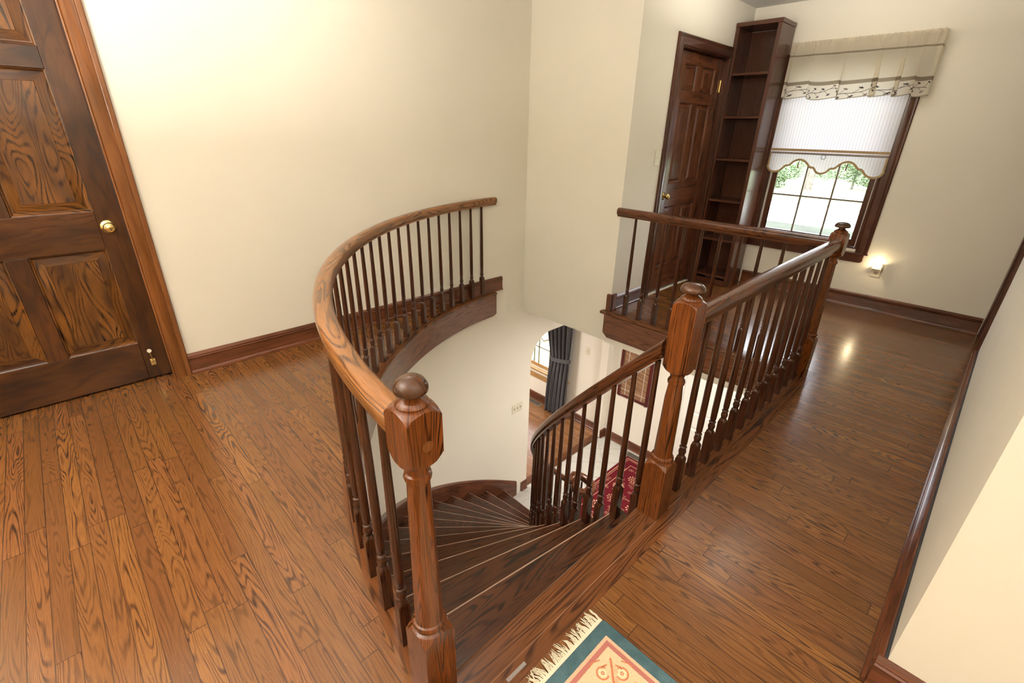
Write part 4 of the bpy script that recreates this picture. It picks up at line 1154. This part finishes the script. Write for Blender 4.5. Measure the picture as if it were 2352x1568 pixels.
# living room window
w2 = empty('window_2', (-4.9, 5.1, -1.5), 'bright window beyond the arch with golden oak sill', None, None, 'structure')
m = MB(); m.box(LX0, LX0 + .05, 5.09, 5.13, LZ0, LZ1, 'z'); m.box(LX1 - .05, LX1, 5.09, 5.13, LZ0, LZ1, 'z'); m.box(LX0 + .05, LX1 - .05, 5.09, 5.13, LZ0, LZ0 + .06, 'x'); m.box(LX0 + .05, LX1 - .05, 5.09, 5.13, LZ1 - .05, LZ1, 'x'); m.box(-4.98, -4.92, 5.09, 5.13, LZ0 + .06, LZ1 - .05, 'z')
m.build('sash', M['golden'], w2, bevel=.003)
m = MB()
for x in (-5.67, -5.43, -5.2, -4.70, -4.60 + .0, -4.365, -4.13): m.box(x - .007, x + .007, 5.10, 5.12, LZ0 + .06, LZ1 - .05, 'z')
for z in (-1.78, -1.40, -1.07): m.box(LX0 + .05, LX1 - .05, 5.10, 5.12, z - .007, z + .007, 'x')
m.build('muntin', M['muntin'], w2)
m = MB(); m.box(LX0 + .05, LX1 - .05, 5.112, 5.115, LZ0 + .06, LZ1 - .05); m.build('pane', M['glass'], w2)
m = MB(); m.box(LX0 - .1, LX1 + .1, 4.995, 5.088, LZ0 - .024, LZ0 - .0005, 'x'); m.build('window_sill', M['golden'], w2, bevel=.004)
m = MB(); m.box(LX0 - .06, LX1 + .06, 5.035, 5.0595, LZ0 - .185, LZ0 - .105, 'x'); m.build('apron', M['golden'], w2, bevel=.004)
rs2 = empty('roller_shade', (-4.9, 5.05, -1.2), 'white shade with a scalloped braid hem on the window beyond the arch', 'window shade')
m = MB(); x = LX0 + .03; pts = []
while x < LX1 - .03:
    u = (x - LX0) * 2 * PI / .36; pts.append((x, 5.052, -1.625 + .045 * abs(sin(u / 2)) ** .8 * 1.6)); x += .012
for a, b_ in zip(pts, pts[1:]): m.quad([a, b_, (b_[0], 5.052, LZ1 + .02), (a[0], 5.052, LZ1 + .02)])
o = m.build('shade_cloth', M['shade'], rs2, smooth=False); md = o.modifiers.new('thick', 'SOLIDIFY'); md.thickness = .0008
m = MB(); m.sweep(GP, [(p[0], 5.050, p[2]) for p in pts], ups=[(0, -1, 0)] * len(pts)); m.build('braid_trim', M['gimp'], rs2)

# curtain
cu = empty('curtain', (-4.05, 4.95, LF), 'long charcoal curtain gathered by a tieback beside the window beyond the arch', 'curtain')
P, U = [], []; NXc, NZc = 150, 60
def cw(z):   # left/right edges by height
    zt_ = -1.80 + .09
    t = max(0.0, min(1.0, (z - LF) / (zt_ - LF)))
    if z <= zt_: return (-4.275 + .075 * t ** 2, -3.865 + .035 * t)
    t2 = (z - zt_) / 1.0; return (-4.20 - .16 * min(1, t2) ** .9, -3.83 + .02 * t2)
for i in range(NZc + 1):
    z = LF + .012 + (LC - .12 - LF) * i / NZc; xl, xr = cw(z); row, ur_ = [], []
    tie = math.exp(-((z + 1.71) / .10) ** 2)
    for j in range(NXc + 1):
        t = j / NXc; x = xl + (xr - xl) * t
        y = 4.93 + .032 * (1 - .35 * tie) * sin(t * 2 * PI * 5.5 + .6 * sin(z * 2)) + .012 * sin(t * 2 * PI * 11.3 + z) 
        row.append((x, y, z)); ur_.append((t * .9, z))
    P.append(row); U.append(ur_)
m = MB(); m.grid(P, U); o = m.build('drape', M['drape'], cu, ang=80)
md = o.modifiers.new('thick', 'SOLIDIFY'); md.thickness = .003
m = MB(); xl, xr = cw(-1.71); pts = []
for i in range(25):
    a = PI + PI * i / 24; pts.append(((xl + xr) / 2 + (xr - xl) / 2 * 1.04 * cos(a), 4.95 + .075 * sin(a), -1.735 + .03 * cos(a)))
m.sweep([(-.002, -.033), (-.002, .033), (.002, .033), (.002, -.033)], pts); m.build('tieback', M['drape'], cu)
m = MB(); m.tube([(-4.6, 4.96, LC - .10), (-3.7, 4.96, LC - .10)], .014, 12); m.build('curtain_rod', M['golden'], cu)

# ------------------------------------------------------------------ outdoors
GZ = -3.25
def ground(name, x0, x1, y0, y1, z0, z1, mat, label):
    m = MB(); m.box(x0, x1, y0, y1, z0, z1); return struct(m.build(name, mat, smooth=False), label)
ground('lawn', -70, 70, 5.6, 26.0, GZ - .3, GZ, M['grass'], 'front lawn outside')
ground('lawn', -70, 70, 26.0, 31.2, GZ - .3, GZ, M['grass_painted_shade'], 'strip of lawn by the street with tree shade painted in')
ground('street', -70, 70, 31.2, 41.0, GZ - .3, GZ - .05, M['road'], 'pale street outside')
ground('curb', -70, 70, 41.0, 41.4, GZ - .3, GZ + .12, M['curb'], 'curb of the street')
ground('lawn_across', -110, 110, 41.4, 160, GZ - .3, GZ + .08, M['grass'], 'lawn across the street')
def at(u, v, y):
    """photo pixel to a point at depth y (to plant the trees where the photo shows them)"""
    d = CAM.transposed() @ Vector(((u - 1176) / F, (v - 784) / F, 1.0)); return Vector((0, 0, 1.4)) + d * (y / d.y)
F = 1070.357
CAM = Matrix(((.69168928, .72194417, .01904082), (.30926154, -.27226968, -.91116767), (-.65262795, .63613351, -.41159559)))
def tree(base, h, r, blobs, mat, label, n=900, ls=.35, seed=1, lean=0.0, group='trees across the street'):
    rt = random.Random(seed)
    e = empty('tree', base, label, 'tree', group)
    m = MB(); m.tube([base + Vector((lean * t * t * .8, 0, h * t)) for t in (0, .15, .4, .7, 1)], r, 10, r * .55)
    for s_ in (-1, 1): m.tube([base + Vector((lean * .1, 0, h * .35)), base + Vector((s_ * h * .14, 0, h * .55)), base + Vector((s_ * h * .28, 0, h * .72))], r * .5, 8, r * .3)
    m.build('trunk', M['bark'], e)
    m = MB()
    for (bx, bz, br) in blobs:
        for _ in range(int(n * br * br / 4)):
            while True:
                q = Vector((rt.uniform(-1, 1), rt.uniform(-1, 1), rt.uniform(-1, 1)))
                if .35 < q.length < 1: break
            c = base + Vector((bx, 0, bz)) + Vector((q.x * br * 1.25, q.y * br, q.z * br * .62))
            a = Vector((rt.uniform(-1, 1), rt.uniform(-1, 1), rt.uniform(-.4, .4))).normalized() * ls * rt.uniform(.5, 1); b_ = Vector((rt.uniform(-1, 1), rt.uniform(-1, 1), rt.uniform(-1, 1))).normalized() * ls * .6
            m.quad([c, c + a * .5 + b_ * .5, c + a, c + a * .5 - b_ * .5])
    m.build('foliage', mat, e, smooth=False, merge=False)
b0 = at(1850, 446, 52); b0.z = GZ + .05
tree(b0, 13, .42, [(-2.0, 1.5, 1.2), (-3.2, 1.2, 1.3), (-4.2, 1.9, 1.2), (-2.8, .5, .8), (1.2, 1.5, .8), (-1.5, 2.6, 1.2)], M['leaf'], 'broad tree with a forked trunk across the street, left in the window', seed=2, n=2200, ls=.22)
b0 = at(1950, 453, 57); b0.z = GZ + .05
tree(b0, 3.2, .12, [(-.9, 1.6, 1.2), (.6, 1.1, 1.2), (1.9, .9, 1.2), (-1.6, 2.4, 1.0), (.3, 2.1, 1.1), (3.0, 1.6, 1.1)], M['leaf'], 'dark low spreading tree across the street, right in the window', seed=4, n=2200, ls=.22)
b0 = at(1968, 402, 95); b0.z = GZ + .05
tree(b0, 12, .6, [(0, 10, 3.2), (4, 9, 3)], M['leaf'], 'distant tree trunk on the pale lawn behind the low tree', seed=6, n=300)
b0 = at(1260, 790, 24); b0.z = GZ
tree(b0, 9, .4, [(0, 5, 2.4), (-2, 6.5, 2.2)], M['leaf2'], 'dim tree seen through the lower window', seed=9, n=500)

# ------------------------------------------------------------------ light
w = bpy.data.worlds.new('daylight'); sc.world = w; w.use_nodes = True
nt = w.node_tree; nt.nodes.clear()
bg = nt.nodes.new('ShaderNodeBackground'); wo = nt.nodes.new('ShaderNodeOutputWorld')
sk = nt.nodes.new('ShaderNodeTexSky'); sk.sky_type = 'HOSEK_WILKIE'; sk.turbidity = 4; sk.ground_albedo = .4; sk.sun_direction = (.3, -.6, .75)
mixc = nt.nodes.new('ShaderNodeMix'); mixc.data_type = 'RGBA'; mixc.inputs[0].default_value = .75
nt.links.new(sk.outputs[0], mixc.inputs[6]); mixc.inputs[7].default_value = (.92, .96, 1.0, 1)
nt.links.new(mixc.outputs[2], bg.inputs[0]); bg.inputs[1].default_value = 11.5
nt.links.new(bg.outputs[0], wo.inputs[0])
def light(name, typ, loc, energy, color=(1, 1, 1), size=.3, rot=(0, 0, 0), size_y=None, parent=None):
    l = bpy.data.lights.new(name, typ); l.energy = energy; l.color = color
    if typ == 'AREA':
        l.shape = 'DISK' if size_y is None else 'RECTANGLE'; l.size = size
        if size_y: l.size_y = size_y
    elif typ == 'SUN': l.angle = size
    else: l.shadow_soft_size = size
    o = bpy.data.objects.new(name, l); COL.objects.link(o); o.location = loc; o.rotation_euler = rot
    if parent: o.parent = parent; o.location = Vector(loc) - parent.location
    return o
light('sun', 'SUN', (20, -1, 20), 17.0, (1, .96, .9), .01, (rad(2), rad(42), 0))
WARM = (1, .945, .86)
UP = (PI, 0, 0)
light('hall_fill', 'AREA', (-1.35, -1.1, 1.3), 232, WARM, .7, UP)  # unseen fill added behind the camera, aimed at the ceiling
light('stairwell_fill', 'AREA', (-2.4, 1.2, 2.15), 12, WARM, .8, UP)  # weak fill added over the stairwell, no fixture there
light('right_fill', 'AREA', (.95, .1, 1.4), 52, WARM, .4, UP)  # extra fill to brighten the near right wall, no lamp there
light('landing_fill', 'AREA', (-1.2, 3.9, 2.1), 20, WARM, .4, UP)  # added fill above the frame for the window end
light('foyer_fill', 'AREA', (-1.35, 3.7, LC - .03), 56, (1, .95, .88), .6)  # invented overhead fill that lightens the foyer and curved wall
light('living_fill', 'AREA', (-5.2, 2.8, LC - .03), 110, (1, .96, .90), .9)  # invented overhead fill for the room beyond the arch
light('night_light_bulb', 'POINT', (ox - .004, Y4 - .060, zb + .040), 1.1, (1, .80, .50), .012)

# ------------------------------------------------------------------ camera
cam = bpy.data.cameras.new('camera'); co = bpy.data.objects.new('camera', cam); COL.objects.link(co)
cam.sensor_width = 36; cam.sensor_fit = 'HORIZONTAL'; cam.lens = F / 2352 * 36; cam.clip_start = .02; cam.clip_end = 400
r0, r1, r2 = CAM[0], CAM[1], CAM[2]
co.matrix_world = Matrix(((r0[0], -r1[0], -r2[0], 0), (r0[1], -r1[1], -r2[1], 0), (r0[2], -r1[2], -r2[2], 1.4), (0, 0, 0, 1)))
sc.camera = co
vs = sc.view_settings
vs.view_transform = 'Standard'; vs.look = 'None'; vs.gamma = 1; vs.use_curve_mapping = False; vs.exposure = 0.10
